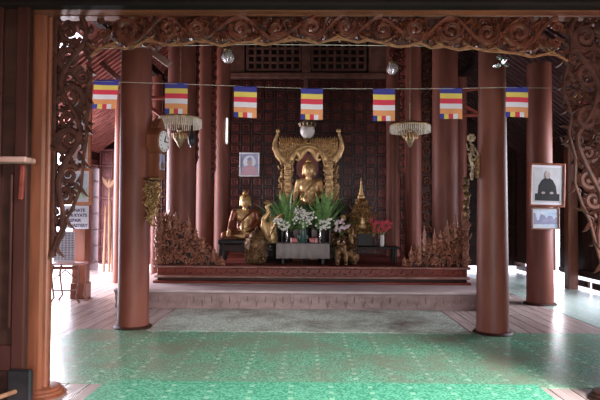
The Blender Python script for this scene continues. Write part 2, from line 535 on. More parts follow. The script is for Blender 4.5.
def solo(mb, name, material, label, cat, group=None, **k):
    """single-mesh thing whose origin sits at its base centre"""
    xs = [v.x for v in mb.v]; ys = [v.y for v in mb.v]; zs = [v.z for v in mb.v]
    o = Vector(((min(xs) + max(xs)) / 2, (min(ys) + max(ys)) / 2, min(zs)))
    mb.v = [v - o for v in mb.v]
    ob = mb.build(name, material, None, **k)
    ob.location = o
    return tag(ob, label, cat, group)


def struct(mb, name, material, smooth=False):
    return mb.build(name, material, None, smooth=smooth, kind='structure')


def copy_tree(o, parent=None):
    c = o.copy(); COL.objects.link(c); c.parent = parent
    for ch in o.children: copy_tree(ch, c)
    return c


def organic(parts, name, material, parent, voxel=0.01, smooth=6):
    """one continuous body grown from tapered limbs and rounded masses"""
    mb = MB()
    for p in parts:
        if p[0] == 'c':
            _, a, ra, b, rb = p
            a = Vector(a); b = Vector(b)
            q = 5
            mb.tube([a.lerp(b, i / q) for i in range(q + 1)], [ra + (rb - ra) * i / q for i in range(q + 1)], 12)
            mb.ball(a, ra * 0.995, 12); mb.ball(b, rb * 0.995, 12)
        else:
            mb.ball(p[1], p[2], 16, p[3] if len(p) > 3 else None)
    o = mb.build(name, material, parent)
    r = o.modifiers.new('remesh', 'REMESH')
    r.mode = 'VOXEL'; r.voxel_size = voxel; r.use_smooth_shade = True
    sm = o.modifiers.new('smooth', 'SMOOTH')
    sm.iterations = smooth; sm.factor = 0.5
    return o


def inpoly(x, z, poly):
    c = False; j = len(poly) - 1
    for i in range(len(poly)):
        xi, zi = poly[i]; xj, zj = poly[j]
        if (zi > z) != (zj > z) and x < (xj - xi) * (z - zi) / (zj - zi) + xi: c = not c
        j = i
    return c


def edge_dist(x, z, poly):
    d = 1e9
    for i in range(len(poly)):
        ax, az = poly[i]; bx, bz = poly[(i + 1) % len(poly)]
        vx, vz = bx - ax, bz - az
        L = vx * vx + vz * vz
        t = 0 if L == 0 else max(0, min(1, ((x - ax) * vx + (z - az) * vz) / L))
        d = min(d, math.hypot(x - ax - vx * t, z - az - vz * t))
    return d


def carve_fill(mb, poly, y, rs, seed, wf=0.17, wmin=0.008, tries=900, leaves=3, overlap=0.12):
    """fills an outline with touching scrolls of falling size"""
    rng = random.Random(seed)
    xs = [p[0] for p in poly]; zs = [p[1] for p in poly]
    x0, x1, z0, z1 = min(xs), max(xs), min(zs), max(zs)
    circ = []
    for r in rs:
        best = 0
        for _ in range(tries):
            x, z = rng.uniform(x0, x1), rng.uniform(z0, z1)
            if not inpoly(x, z, poly): continue
            if edge_dist(x, z, poly) < r * 0.95: continue
            if any((x - a) ** 2 + (z - b) ** 2 < ((r + q) * (1 - overlap)) ** 2 for a, b, q in circ): continue
            circ.append((x, z, r))
    for i, (x, z, r) in enumerate(circ):
        w = max(wmin, r * wf)
        if r > w * 2.6:
            mb.spiral((x, z), r * 1.06, rng.uniform(0, 2 * PI), rng.choice((-1, 1)), y + rng.uniform(-.006, .006), w,
                      turns=1.35 if r > 0.05 else 1.1, leaves=leaves, seg=22 if r > 0.05 else 14, rng=rng)
        else:
            mb.leaf((x, z - r * .6), rng.uniform(0.9, 2.2), r * 2.2, r * 0.8, y, r * 0.7)
    return circ


def flames(mb, pts, y, size, seed, up=PI / 2, spread=0.5):
    rng = random.Random(seed)
    for x, z in pts:
        s = size * rng.uniform(0.75, 1.25)
        a = up + rng.uniform(-spread, spread)
        mb.leaf((x, z), a, s, s * 0.24, y + rng.uniform(-.012, .012), s * 0.16, curl=rng.choice((-1, 1)) * 0.55)


# ================================================================== STRUCTURE
struct(MB().box((0, 6.5, -0.06), (11.6, 21, 0.12)), 'floor', 'floor')
struct(MB().box((0, 6, -0.6), (60, 60, 0.1)), 'ground', 'ground')

# side walls -------------------------------------------------------
w = MB()
w.box((-5.7, 6.6, 2.0), (0.12, 4.0, 4.0))              # solid stretch near the arch
w.box((-5.7, 11.8, 3.05), (0.12, 6.6, 0.3))            # head of the long opening
for yy in (10.4,):
    w.box((-5.7, yy, 1.5), (0.1, 0.1, 3.0))
struct(w, 'wall_west', 'dark')
f_, p_ = MB(), MB()
p_.box((-5.72, 14.75, 1.6), (0.06, .9, 3.2))
for k in range(8):
    p_.box((-5.68, 14.75, .2 + k * .43), (.05, .9, .05), bev=.01)
struct(p_, 'wall_west_end', 'panel_pink')
w = MB()
slit0, slit1 = 12.5, 12.8
for ya, yb in ((10.2, slit0), (slit1, 15.1)):         # upright boards either side of the open slit
    n_ = round((yb - ya) / .29)
    for i in range(n_):
        w.box((5.6, ya + (yb - ya) * (i + .5) / n_, 1.74), (0.05, (yb - ya) / n_ - .003, 2.96), bev=0.004)
w.box((5.6, (slit0 + slit1) / 2, 2.2), (0.05, slit1 - slit0 + .02, 2.0))
for ya, yb in ((10.2, 11.1), (11.25, 12.2), (12.95, 13.9), (14.2, 15.1)):
    w.box((5.6, (ya + yb) / 2, .125), (0.05, yb - ya, .13))

w.box((5.55, 11.3, 0.34), (0.05, 2.3, 0.09)); w.box((5.55, 14.0, 0.34), (0.05, 2.3, 0.09)); w.box((5.55, 11.3, 1.9), (0.05, 2.3, 0.09))
w.box((5.6, 6.3, 1.6), (0.1, 3.4, 3.2))
w.box((5.6, 9.1, 0.25), (0.1, 2.2, 0.5)); w.box((5.6, 9.1, 3.05), (0.1, 2.2, 0.3))
w.box((5.6, 12.1, 3.15), (0.1, 7, 0.3))
struct(w, 'wall_east', 'dark')

# back wall of the aisles ------------------------------------------
def panelled(mb_frame, mb_panel, x0, x1, z0, z1, y, nx, nz, fr=0.035, dep=0.05):
    dx, dz = (x1 - x0) / nx, (z1 - z0) / nz
    mb_panel.box(((x0 + x1) / 2, y + 0.05, (z0 + z1) / 2), (x1 - x0, 0.06, z1 - z0))
    for i in range(nx + 1):
        mb_frame.box((x0 + i * dx, y, (z0 + z1) / 2), (fr, dep, z1 - z0), bev=0.008)
    for k in range(nz + 1):
        mb_frame.box(((x0 + x1) / 2, y - 0.003, z0 + k * dz), (x1 - x0, dep, fr), bev=0.008)
    for i in range(nx):
        for k in range(nz):
            cx, cz = x0 + (i + .5) * dx, z0 + (k + .5) * dz
            mb_panel.box((cx, y + 0.01, cz), (dx * .76, 0.05, dz * .76), bev=0.012)
            for q in (-1, 1):                          # raised inner border of each coffer
                mb_panel.box((cx + q * dx * .24, y - 0.02, cz), (.02, 0.024, dz * .5), bev=0.005)
                mb_panel.box((cx, y - 0.021, cz + q * dz * .24), (dx * .5, 0.022, .02), bev=0.005)
            mb_panel.box((cx, y - 0.015, cz), (dx * .2, 0.03, dz * .2), rot=(0, PI / 4, 0), bev=0.01)


f_, p_ = MB(), MB()
panelled(f_, p_, -5.6, -3.4, 0.15, 3.2, 15.0, 6, 7, 0.05)
struct(p_, 'wall_back_aisle', 'panel_pink')
struct(f_, 'trim_1', 'panel_pink')
w = MB()
w.box((4.5, 15.1, 1.75), (2.6, 0.1, 3.2)); w.box((0, 15.15, 4.4), (11.6, 0.1, 3.4)); w.box((0, 15.3, 1.5), (7, .1, 3.4))
for i in range(8): w.box((3.4 + i * .3, 15.03, 1.7), (0.03, 0.04, 3.1))
struct(w, 'wall_back', 'dark')

# shrine wall --------------------------------------------------------
SY = 12.9
f_, p_ = MB(), MB()
ZT = 4.62
nx = 26
panelled(f_, p_, -3.38, 3.38, 0.62, ZT, SY, nx, 16, 0.034)
shr = struct(p_, 'wall_shrine', 'panel')
struct(f_, 'trim_2', 'panel_grid')
# upper lattice band with open square holes
lat = MB()
p = MB()
p.box((0, SY + 0.12, 5.2), (6.8, 0.06, 1.1))
for cx0, cx1 in ((-1.42, -0.2), (0.08, 1.30)):
    nxx = 7; dx = (cx1 - cx0) / nxx
    zb, zt = 4.84, 5.50
    dz = (zt - zb) / 4
    for i in range(nxx + 1): lat.box((cx0 + i * dx, SY, (zb + zt) / 2), (0.06, 0.06, zt - zb), bev=.008)
    for k in range(5): lat.box(((cx0 + cx1) / 2, SY - 0.003, zb + k * dz), (cx1 - cx0, 0.06, 0.05), bev=.008)
lat.box((-0.06, SY - 0.03, 5.1), (0.2, 0.1, 1.0), bev=.01)
lat.box((-0.06, SY - 0.04, 2.6), (0.10, 0.1, 4.0), bev=.01)
lat.box((0, SY - 0.05, 4.69), (6.7, 0.12, 0.13), bev=.02)
lat.box((-2.42, SY, 5.2), (1.85, 0.06, 1.0)); lat.box((2.36, SY, 5.2), (1.95, 0.06, 1.0))
struct(p, 'trim_3', 'darker')
struct(lat, 'window_1', 'lattice')

# ceilings -------------------------------------------------------------
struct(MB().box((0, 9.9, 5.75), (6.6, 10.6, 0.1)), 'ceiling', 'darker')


def aisle_roof(sgn, name, hole=False):
    """sloping boards from the nave down to the outer wall, with slats running down the slope"""
    mb = MB()
    x_in, z_in, x_out, z_out = 2.3, 5.6, 5.9, 2.95
    L = math.hypot(x_out - x_in, z_out - z_in); a = math.atan2(z_in - z_out, x_out - x_in)
    def pt(t, y, off=0.0):
        return Vector((sgn * (x_in + (x_out - x_in) * t), y, z_in + (z_out - z_in) * t + off))
    ys = [4.7 + i * 0.5 for i in range(22)]
    for y0 in ys:
        segs = [(0, 1)]
        if hole and 9.1 < y0 < 9.3: segs = [(0, 0.44), (0.53, 1)]
        for t0, t1 in segs:
            m_ = pt((t0 + t1) / 2, y0 + .25, 0.08)
            mb.box(m_, (L * (t1 - t0), 0.5, 0.03), rot=(0, sgn * a, 0))
    y0 = 5.0
    while y0 < 15.0:
        if not (hole and 9.0 < y0 < 9.62):
            mb.box(pt(.5, y0, 0.0), (L, 0.055, 0.07), rot=(0, sgn * a, 0))
        y0 += 0.17
    return struct(mb, name, 'slat' if sgn < 0 else 'slat_shaded')


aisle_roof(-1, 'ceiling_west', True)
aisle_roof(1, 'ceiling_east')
b = MB()
for sgn in (-1, 1):
    b.box((sgn * 2.35, 9.9, 5.3), (0.16, 10.4, 0.3))
    b.box((sgn * 3.4, 9.9, 4.62), (0.12, 10.4, 0.16))
struct(b, 'trim_4', 'darker')

# the arch wall the camera looks through --------------------------------
AY = 4.6
XL = at(50, 200, AY).x; XR = at(630, 200, AY).x
zb = at(300, 16, AY).z
w = MB()
w.box((0, AY + 0.17, 4.6), (11.8, 0.14, 2.6))
w.box(((XR + 5.8) / 2, AY + 0.17, 1.75), (5.8 - XR, 0.14, 3.3))
w.box(((XL - .35 - 5.8) / 2, AY + 0.12, 1.75), (5.8 - (-XL) - .35, 0.1, 3.3))
struct(w, 'wall_arch', 'dark')
zl = at(300, 9.5, AY - .2).z
struct(MB().box((0, AY - 0.06, (zb + zl) / 2), (11.8, 0.26, zl - zb), bev=0.015), 'trim_5', 'teak_x')
struct(MB().box((0, AY - 0.14, (zl + 3.85) / 2), (11.8, 0.34, 3.85 - zl), bev=0.02), 'trim_6', 'near_black')
w = MB()                                               # porch ceiling; corner gap added to let the overhead lamp shine in
w.box((-1.4, 1.6, 3.9), (9.0, 5.8, 0.1)); w.box((4.5, 2.85, 3.9), (2.8, 3.3, 0.1))
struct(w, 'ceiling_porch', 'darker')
struct(MB().box((0, 2.75, 3.3), (11.6, 0.2, 1.2)), 'added_shade_beam', 'near_black')  # added unseen beam, keeps the overhead lamp off the arch top
w = MB()
w.box((-3.4, -1.25, 1.95), (4.8, 0.1, 3.9)); w.box((0.4, -1.25, 3.15), (2.9, 0.1, 1.5)); w.box((3.85, -1.25, 1.95), (4.0, 0.1, 3.9))
w.box((-5.8, 1.7, 1.95), (0.1, 5.9, 3.9)); w.box((5.85, 1.7, 1.95), (0.1, 5.9, 3.9))
struct(w, 'wall_porch', 'dark')

# ================================================================== COLUMNS
def column(px, py, wb, wt, top, mat_, label, group, name='wooden_column', dia=None, Y=None, ring=True, z0=0.0):
    """px centre at the base pixel, wb/wt widths in pixels near base and high up"""
    if Y is None:
        g = onfloor(px, py); Y = g.y
    g = at(px, 300, Y)
    r0 = wb / F * Y / 2; r1 = wt / F * Y / 2
    t = thing(name, (g.x, Y, z0), label, 'column', group)
    ex = abs(g.x) + r0 + .12
    top = min(top, 5.68 if ex < 2.3 else 5.6 - (ex - 2.3) * (2.65 / 3.6) - .06)
    H = top - z0
    prof = [(r0 * 1.015, 0.0), (r0 * 1.02, 0.04), (r0, 0.12), (r0 * 0.99, 0.5)]
    for i in range(1, 8):
        q = i / 7
        prof.append((r0 * .99 + (r1 - r0 * .99) * q, 0.5 + (H - 0.5) * q))
    MB().lathe([(r, z) for r, z in prof], (g.x, Y, z0), 40).build('shaft', mat_, t)
    if ring:
        MB().lathe([(r0 * 1.22, 0), (r0 * 1.24, 0.012), (r0 * 1.15, 0.03), (r0 * 1.02, 0.035)], (g.x, Y, z0), 32).build('base_ring', 'dark', t)
    return t


FR = 'slender front columns of the hall'
c1 = column(133.5, 327, 30.5, 30.5, 5.3, 'column', 'round red-brown column beside the wall clock, standing on bare planks near the front', FR)
c2 = column(492.5, 333, 31, 23.5, 5.3, 'column', 'round red-brown column carrying the gilded wall sconce', FR)
r5 = column(540, 304, 25.5, 23, 4.7, 'column', 'round red-brown column with two framed pictures hung on it', FR)
NV = 'columns standing around the altar platform'
PZ = 0.6   # top of the altar platform
column(179.5, 0, 28.5, 27, 5.7, 'column', 'thick round column behind the fringed lamp nearest the clock', NV, Y=10.15, ring=False, z0=PZ)
column(445, 0, 26, 25, 5.7, 'column', 'thick round column rising behind the tall end of the carved railing opposite the clock', NV, Y=10.15, ring=False, z0=PZ)
column(203.5, 0, 17, 16, 5.7, 'column', 'narrow column between the thick clock-side column and the portrait wall', NV, Y=11.6, ring=False, z0=PZ)
column(221, 0, 15.5, 14.5, 5.7, 'column', 'narrow column closest to the seated Buddha on the dark bench', NV, Y=12.2, ring=False, z0=PZ)
column(413, 0, 16.5, 15.5, 5.7, 'column', 'narrow column behind the fringed lamp on the sconce side', NV, Y=11.6, ring=False, z0=PZ)
column(392.5, 0, 14, 13.5, 5.7, 'column', 'narrow column closest to the red bouquet', NV, Y=12.2, ring=False, z0=PZ)
column(462.5, 275, 9, 9, 5.6, 'column', 'thin far column half hidden behind the thick column near the sconce', NV, Y=12.4, ring=False)
column(155, 275, 9.5, 9, 5.6, 'column', 'thin pink-lit far column just behind the wall clock', NV, Y=12.4, ring=False)
column(117.5, 283, 10, 9.5, 5.2, 'column', 'slim far column peeping out behind the planks-side front column', NV, Y=12.0, ring=False)

# square post with notices
g = onfloor(80.5, 298)
sp = thing('square_post', (g.x, g.y, 0), 'square orange-brown wooden post carrying the donation notice', 'post')
MB().box((g.x, g.y, 2.05), (0.23, 0.23, 4.1), bev=0.012).build('shaft', 'post_wood', sp)
MB().box((g.x, g.y, 0.14), (0.27, 0.27, 0.28), bev=0.012).build('base_block', 'teak', sp)
POSTY = g.y - 0.115
g2 = onfloor(577, 289)
g2.x = 5.40
solo(MB().box((g2.x, g2.y, 1.5), (0.2, 0.2, 3.0), bev=.012), 'square_post', 'teak', 'dark square wooden post standing against the plank wall', 'post')

# ---- tie beams and braces seen between the columns
def beam(pts, r, name, label, mat_='column_dark', d=0.1):
    a, b_ = Vector(pts[0]), Vector(pts[1])
    v = b_ - a
    q = v.to_track_quat('X', 'Z').to_matrix()
    mb = MB().box((a + b_) / 2, (v.length, d, r), rot=q, bev=0.01)
    return solo(mb, name, mat_, label, 'beam')


beam((at(146, 47, 8.6), at(170, 65, 8.6)), 0.10, 'brace', 'diagonal brace just under the carved valance beside the thick clock-side column', 'plinth_pale')
beam((at(146, 98, 11.0), at(168, 98, 11.0)), 0.07, 'tie_beam', 'short horizontal tie beam above the clock', 'plinth')
beam((at(146, 104, 11.05), at(168, 121, 11.05)), 0.07, 'brace', 'diagonal brace under the short tie beam above the clock', 'plinth')
beam((at(452, 92, 11.0), at(482, 88, 11.0)), 0.06, 'tie_beam', 'upper thin tie beam between the sconce column and the thick column', 'plinth')
beam((at(452, 99, 11.05), at(482, 116, 11.05)), 0.06, 'brace', 'slanting thin brace between the sconce column and the thick column', 'plinth')
beam((at(452, 116, 11.1), at(482, 115, 11.1)), 0.06, 'tie_beam', 'lower thin tie beam just above the sconce', 'plinth')
a = at(86, 48, 10.6); b_ = at(122, 82, 10.6)
beam((a, b_), 0.10, 'rafter', 'long slanting rafter edge under the slatted aisle roof above the first flag', 'column_dark')

# ================================================================== ALTAR PLATFORM
plat = thing('altar_platform', (0.05, 11.2, 0), 'wide two-tier carved red-brown altar platform across the hall', 'altar platform')
LY = 8.85
xl, xr = at(115, 300, LY).x, at(507, 300, LY).x
lm = MB()
lm.box(((xl + xr) / 2, LY + 2.0, 0.125), (xr - xl, 4.0, 0.25))
lmo = lm.build('lower_tier', 'step', plat, smooth=False)
sl = MB()
sl.box(((xl + xr) / 2, LY + 2.0, 0.27), (xr - xl + 0.05, 4.05, 0.04), bev=0.012)
sl.build('step_tread', 'tread', plat)
rel = MB()
npt = 22; dxs = (xr - xl) / npt
for i in range(npt):                                   # lotus scallops in relief on the riser
    cx = xl + (i + .5) * dxs
    for rr, ww in ((0.11, 0.010), (0.075, 0.008)):
        rel.tube([(cx + math.cos(t) * rr * 1.05, LY - 0.004, 0.225 - math.sin(t) * rr * 1.7) for t in [PI * k / 12 for k in range(13)]], ww, 5, 0.7)
    rel.leaf((cx, 0.09), PI / 2, 0.12, 0.022, LY - 0.003, 0.016, curl=0)
    for k in (-1, 1):
        rel.leaf((cx + k * dxs / 2, 0.03), PI / 2 + k * .2, 0.12, 0.018, LY - 0.003, 0.014, curl=0)
rel.tube([(xl, LY - .003, 0.235), (xr, LY - .003, 0.235)], 0.01, 6)
rel.build('lotus_relief', 'step', lmo)

UY = 9.75
ul, ur = at(157, 280, UY).x, at(467, 280, UY).x
def tier(name, z0, z1, out, m, bev=0.01):
    mb = MB()
    mb.box(((ul + ur) / 2, UY + 1.6 - out / 2, (z0 + z1) / 2), (ur - ul + 2 * out, 3.2 + out, z1 - z0), bev=bev)
    return mb.build(name, m, plat)
tier('plinth_foot', 0.29, 0.33, 0.06, 'plinth', 0.01)
tier('plinth_waist', 0.33, 0.385, 0.0, 'dark')
bco = tier('bead_course', 0.385, 0.42, 0.05, 'plinth_pale', 0.016)
pbo = tier('plinth_body', 0.42, 0.55, 0.0, 'plinth')
pto = tier('plinth_top', 0.55, 0.60, 0.055, 'plinth', 0.012)
rope = MB()
nb = 150
for i in range(nb):
    x = ul - .04 + (ur - ul + .08) * (i + .5) / nb
    rope.ball((x, UY - 0.06, 0.575), (0.021, 0.014, 0.014), 6, rot=(0, 0.6, 0))
rope.build('rope_moulding', 'plinth_pale', pto)
bead = MB()
for i in range(120):
    x = ul - .04 + (ur - ul + .08) * (i + .5) / 120
    bead.ball((x, UY - 0.052, 0.402), (0.022, 0.012, 0.012), 6)
bead.build('bead_moulding', 'plinth_pale', bco)
rc = MB()
for i in range(60):
    x = ul + (ur - ul) * (i + .5) / 60
    rc.leaf((x - .03, 0.475), 0.6 if i % 2 else -0.6, 0.08, 0.014, UY - 0.002, 0.012, curl=0.8)
rc.build('leaf_relief', 'plinth', pbo)

# ---- carved corner railings
def railing(px_pts, label, post_px, seed):
    y = UY + 0.06
    poly = [(at(px, py, y).x, at(px, py, y).z) for px, py in px_pts]
    base = PZ
    xs = [q[0] for q in poly]
    t = thing('carved_railing', ((min(xs) + max(xs)) / 2, y, base), label, 'carved railing', 'carved flame railings on the altar platform')
    lo = min(xs); hi = max(xs)
    # back panel, a little smaller than the carving
    mb = MB()
    low = [(x, max(base, z - 0.06)) for x, z in poly]
    mb.prism(low, y + 0.012, y + 0.032)
    mb.build('backing_board', 'dark', t)
    mb = MB()
    poly2 = [(x, max(base + .004, z)) for x, z in poly]
    carve_fill(mb, poly2, y, (0.085, 0.06, 0.042, 0.03, 0.022), seed, wf=0.2, wmin=0.008, tries=500, leaves=4)
    rng = random.Random(seed)
    for _ in range(330):
        x = rng.uniform(lo, hi); z = rng.uniform(base, max(q[1] for q in poly))
        if inpoly(x, z, poly2):
            s_ = rng.uniform(0.06, 0.12)
            mb.leaf((x, z - .02), rng.uniform(0.7, 2.4), s_, s_ * .27, y - rng.uniform(0.0, .06), s_ * .32, curl=rng.choice((-1, 1)) * 0.6)
    mb.build('scrollwork', 'fence', t)
    return t, poly


tL, pl_ = railing([(157, 268), (157, 219), (164, 217), (170, 212), (176, 216), (184, 226), (189, 219), (193, 228), (198, 237), (203, 240), (208, 247), (214, 249), (219, 258), (225, 263), (226, 268)],
                  'carved flame railing on the platform corner beside the seated Buddha, tall end by the clock', None, 11)
tR, pr_ = railing([(401, 269), (402, 263), (409, 258), (413, 250), (419, 248), (424, 243), (430, 238), (438, 236), (446, 228), (452, 224), (458, 228), (467, 218), (468, 269)],
                  'carved flame railing on the platform corner nearest the gilded wall sconce', None, 23)


def spires(t, pts, seed):
    mb = MB(); rng = random.Random(seed)
    y = UY + 0.05
    for px, py, h in pts:
        p0 = at(px, py + h, y)
        hh = h / F * y
        mb.lathe([(0.03, 0), (0.05, hh * .1), (0.026, hh * .25), (0.05, hh * .38), (0.024, hh * .5), (0.036, hh * .62), (0.016, hh * .75), (0.006, hh)], p0 - Vector((0, .03, 0)), 8, sy=0.7)
        for k in range(8):
            s_ = 0.075 * (1 - k / 12)
            sg = 1 if k % 2 else -1
            mb.leaf((p0.x, p0.z + hh * k / 10), PI / 2 + sg * 0.7, s_ * 1.2, s_ * .3, y - 0.02, s_ * .25, curl=-sg * .6)
    mb.build('flame_finials', 'fence', t)


spires(tL, [(170, 207, 22), (189, 215, 20), (176, 212, 16), (203, 236, 16), (214, 245, 14), (162, 212, 20), (196, 226, 14), (222, 256, 9)], 3)
spires(tR, [(424, 225, 26), (411, 246, 16), (419, 242, 18), (404, 257, 9), (434, 229, 20), (447, 220, 22), (455, 214, 24), (440, 230, 16)], 4)
for t, px, base_py, top_py, sd in ((tL, 158.5, 268, 216, 5), (tR, 465, 269, 214, 6)):
    p0 = at(px, base_py, UY + 0.02); h = (base_py - top_py) / F * UY
    mb = MB().box((p0.x, UY + 0.03, PZ + h / 2), (0.1, 0.1, h), bev=0.01)
    mb.build('corner_post', 'fence', t)
    mb = MB(); rng = random.Random(sd)
    for k in range(60):
        s_ = rng.uniform(.05, .09)
        mb.leaf((p0.x + rng.uniform(-.06, .06), PZ + rng.uniform(0, h)), rng.uniform(.6, 2.5), s_, s_ * .24, UY - 0.03, s_ * .25, curl=rng.choice((-1, 1)) * .6)
    for k in range(5):
        mb.spiral((p0.x, PZ + 0.08 + k * h / 5.5), 0.055, k, 1 if k % 2 else -1, UY - 0.035, 0.011, leaves=3, seg=16)
    mb.build('post_carving', 'fence', t)

# ================================================================== CARVED VALANCE + ARCH SIDES
VY = AY - 0.02
def P2(px, py, Y=None):
    q = at(px, py, Y or VY); return (q.x, q.z)


vx0 = P2(56, 30)[0]; vx1 = P2(603, 30)[0]
ztop = zb
val = thing('carved_valance', ((vx0 + vx1) / 2, VY, P2(300, 45)[1]), 'openwork carved wooden valance of leafy scrolls along the top of the arch', 'carved valance')
lip = [(92, 58), (99, 50), (110, 46.5), (118, 48), (126, 50), (136, 48), (146, 42), (158, 43.5), (170, 46.5), (184, 45.5), (196, 42), (208, 43), (222, 47), (238, 44), (252, 43), (266, 46), (280, 43), (296, 40.5), (306, 41.5), (318, 44.5), (330, 41), (344, 40), (358, 43.5), (368, 41), (382, 44), (396, 47.5), (408, 47), (420, 44), (430, 49), (444, 47.5), (458, 51), (472, 49), (486, 52), (502, 53), (516, 54.5), (530, 58), (545, 55), (556, 56), (566, 62)]
lipw = [P2(x, y) for x, y in lip]
# backing
mb = MB()
inner = [q for q in lipw[4:-4]]
bpoly = [(x, z + 0.035) for x, z in inner] + [(inner[-1][0], ztop), (inner[0][0], ztop)]
mb.prism(bpoly[::-1], VY + 0.035, VY + 0.05)
mb.build('backing_board', 'dark', val)
mb = MB()
vpoly = [(vx0, P2(56, 62)[1]), ] + [(x, z) for x, z in lipw] + [(vx1, P2(603, 66)[1]), (vx1, ztop), (vx0, ztop)]
# main volutes, set in rhythm, then the gaps filled
rng = random.Random(2)
circ = []
x = lipw[3][0] + 0.10; k = 0
def lipz(x):
    for (xa, za), (xb, zb_) in zip(lipw, lipw[1:]):
        if xa <= x <= xb: return za + (zb_ - za) * (x - xa) / (xb - xa)
    return lipw[-1][1]
while x < lipw[-3][0] - 0.06:
    zc = (lipz(x) + ztop) / 2 + rng.uniform(-.01, .01); r = (ztop - lipz(x)) / 2 * rng.uniform(0.88, 1.02)
    sg = rng.choice((-1, 1)) if k % 3 == 2 else (1 if k % 2 else -1)
    big = k % 3 != 1
    if not big: r *= 0.8
    # broad flat outer volute with a grooved edge
    mb.spiral((x, zc), r, rng.uniform(-.7, .7) + (PI if sg > 0 else 0), sg, VY - 0.02, 0.030 if big else .024, turns=1.35, leaves=5, seg=34, flat=.75, rng=rng)
    mb.spiral((x, zc), r * .97, rng.uniform(-.4, .4) + (PI if sg > 0 else 0), sg, VY - 0.045, 0.008, turns=1.2, leaves=0, seg=30, rng=rng)
    for q in range(9):                                 # acanthus lobes inside the volute
        a = 2 * PI * q / 9 + rng.uniform(-.3, .3)
        mb.leaf((x + math.cos(a) * r * .25, zc + math.sin(a) * r * .25), a + sg * 1.0, r * .7, r * .19, VY - 0.012, 0.028, curl=sg * .9)
    for q in range(9):                                 # lobes thrown outward
        a = 2 * PI * q / 9 + rng.uniform(-.3, .3)
        mb.leaf((x + math.cos(a) * r * .7, zc + math.sin(a) * r * .7), a - sg * .7, r * .6, r * .16, VY + .0, 0.026, curl=-sg * .9)
    x2 = x + rng.uniform(0.26, 0.37) * (1 if big else .85)
    pts = []
    for i in range(14):
        t = i / 13
        pts.append((x + (x2 - x) * t, VY - 0.03, zc + sg * math.cos(PI * t) * r * 0.85))
    mb.tube(pts, [0.026 * (1 - .4 * math.sin(PI * i / 13)) for i in range(14)], 6, 0.8)
    mx_ = (x + x2) / 2
    for s2 in (-1, 1):
        for q in range(5):
            mb.leaf((mx_ + rng.uniform(-.07, .07), zc + s2 * r * rng.uniform(.2, .6)), s2 * PI / 2 + rng.uniform(-1.3, 1.3), r * .75, r * .19, VY - 0.008, 0.026, curl=s2 * rng.uniform(-.9, .9))
    x = x2; k += 1
carve_fill(mb, [(x_, z_ + .02) for x_, z_ in lipw] + [(lipw[-1][0], ztop), (lipw[0][0], ztop)], VY + .012, (.06, .04, .028), 77, wf=.28, wmin=.01, tries=1200, leaves=3)
mb.build('scrollwork', 'valance', val)
# lip
mb = MB()
mb.tube([(x, VY - 0.03, z) for x, z in lipw], 0.012, 6)
for i, (x, z) in enumerate(lipw[1:-1]):
    mb.leaf((x, z + .008), (0.25 if i % 2 else PI - .25), 0.10, 0.018, VY - 0.03, 0.016, curl=0.5 if i % 2 else -0.5)
mb.build('lower_rim', 'valance_rim', val)
mb = MB()
mb.box(((vx0 + vx1) / 2, VY - 0.02, ztop - 0.008), (vx1 - vx0, 0.05, 0.03), bev=0.006)
for i in range(190):
    mb.ball((vx0 + (vx1 - vx0) * (i + .5) / 190, VY - 0.05, ztop - 0.01), 0.009, 6)
mb.build('upper_rail', 'valance', val)

# side brackets (openwork, sky shows through)
left_in = [(94, 50), (90, 65), (92, 78), (88, 94), (89, 110), (87, 124), (87, 141), (84, 158), (83, 172), (82, 186), (75, 204), (68, 218), (65, 230), (58, 246), (51, 257)]
def bracket(inner_px, outer_x, label, seed, fade):
    poly = [P2(x, y) for x, y in inner_px]
    top = P2(inner_px[0][0], 17); to = P2(outer_x, 17); bo = P2(outer_x, inner_px[-1][1])
    full = [top] + poly + [bo, to]
    t = thing('carved_bracket', (bo[0], VY + .02, bo[1]), label, 'carved bracket', 'openwork brackets at the sides of the arch')
    mb = MB()
    carve_fill(mb, full, VY + 0.02, (0.14, 0.105, 0.08, 0.055, 0.036, 0.024), seed, wf=0.25, wmin=0.015, tries=900, leaves=5, overlap=0.22)
    rg = random.Random(seed)
    for _ in range(int(fade)):                         # extra foliage thickening the carving
        x, z = rg.uniform(min(q[0] for q in full), max(q[0] for q in full)), rg.uniform(bo[1], top[1])
        if inpoly(x, z, full) and edge_dist(x, z, full) > .03:
            mb.leaf((x, z), rg.uniform(0, 2 * PI), rg.uniform(.09, .15), .022, VY + .02, .022, curl=rg.choice((-1, 1)) * .8)
    # wandering main stem
    pts = []
    n = 30
    zt, zbm = top[1], bo[1]
    for i in range(n):
        q = i / (n - 1)
        z = zt + (zbm - zt) * q
        xin = poly[-1][0]
        for (xa, za), (xb, zb_) in zip(poly, poly[1:]):
            if zb_ <= z <= za: xin = xa + (xb - xa) * (za - z) / (za - zb_ + 1e-9)
        if z > poly[0][1]: xin = poly[0][0]
        cx = (xin + bo[0]) / 2; hw = (xin - bo[0]) / 2
        pts.append((cx + hw * 0.62 * math.sin(q * 15 + 0.6), VY - .01, z))
    mb.tube(pts, 0.022, 6, .8)
    mb.build('scrollwork', 'bracket', t)
    mb = MB()
    mb.tube([(x, VY - 0.015, z) for x, z in poly], 0.014, 6)
    for i, (x, z) in enumerate(poly[:-1]):
        mb.leaf((x, z), -PI / 2 + (0.3 if i % 2 else -.3), 0.12, 0.02, VY - 0.015, 0.02, curl=0.6 if i % 2 else -0.6)
    mb.build('inner_rim', 'bracket', t)
    mb = MB()
    mb.box((bo[0], VY + 0.02, (zt + zbm) / 2), (0.03, 0.06, zt - zbm), bev=.008)
    mb.build('edge_batten', 'bracket', t)
    return t


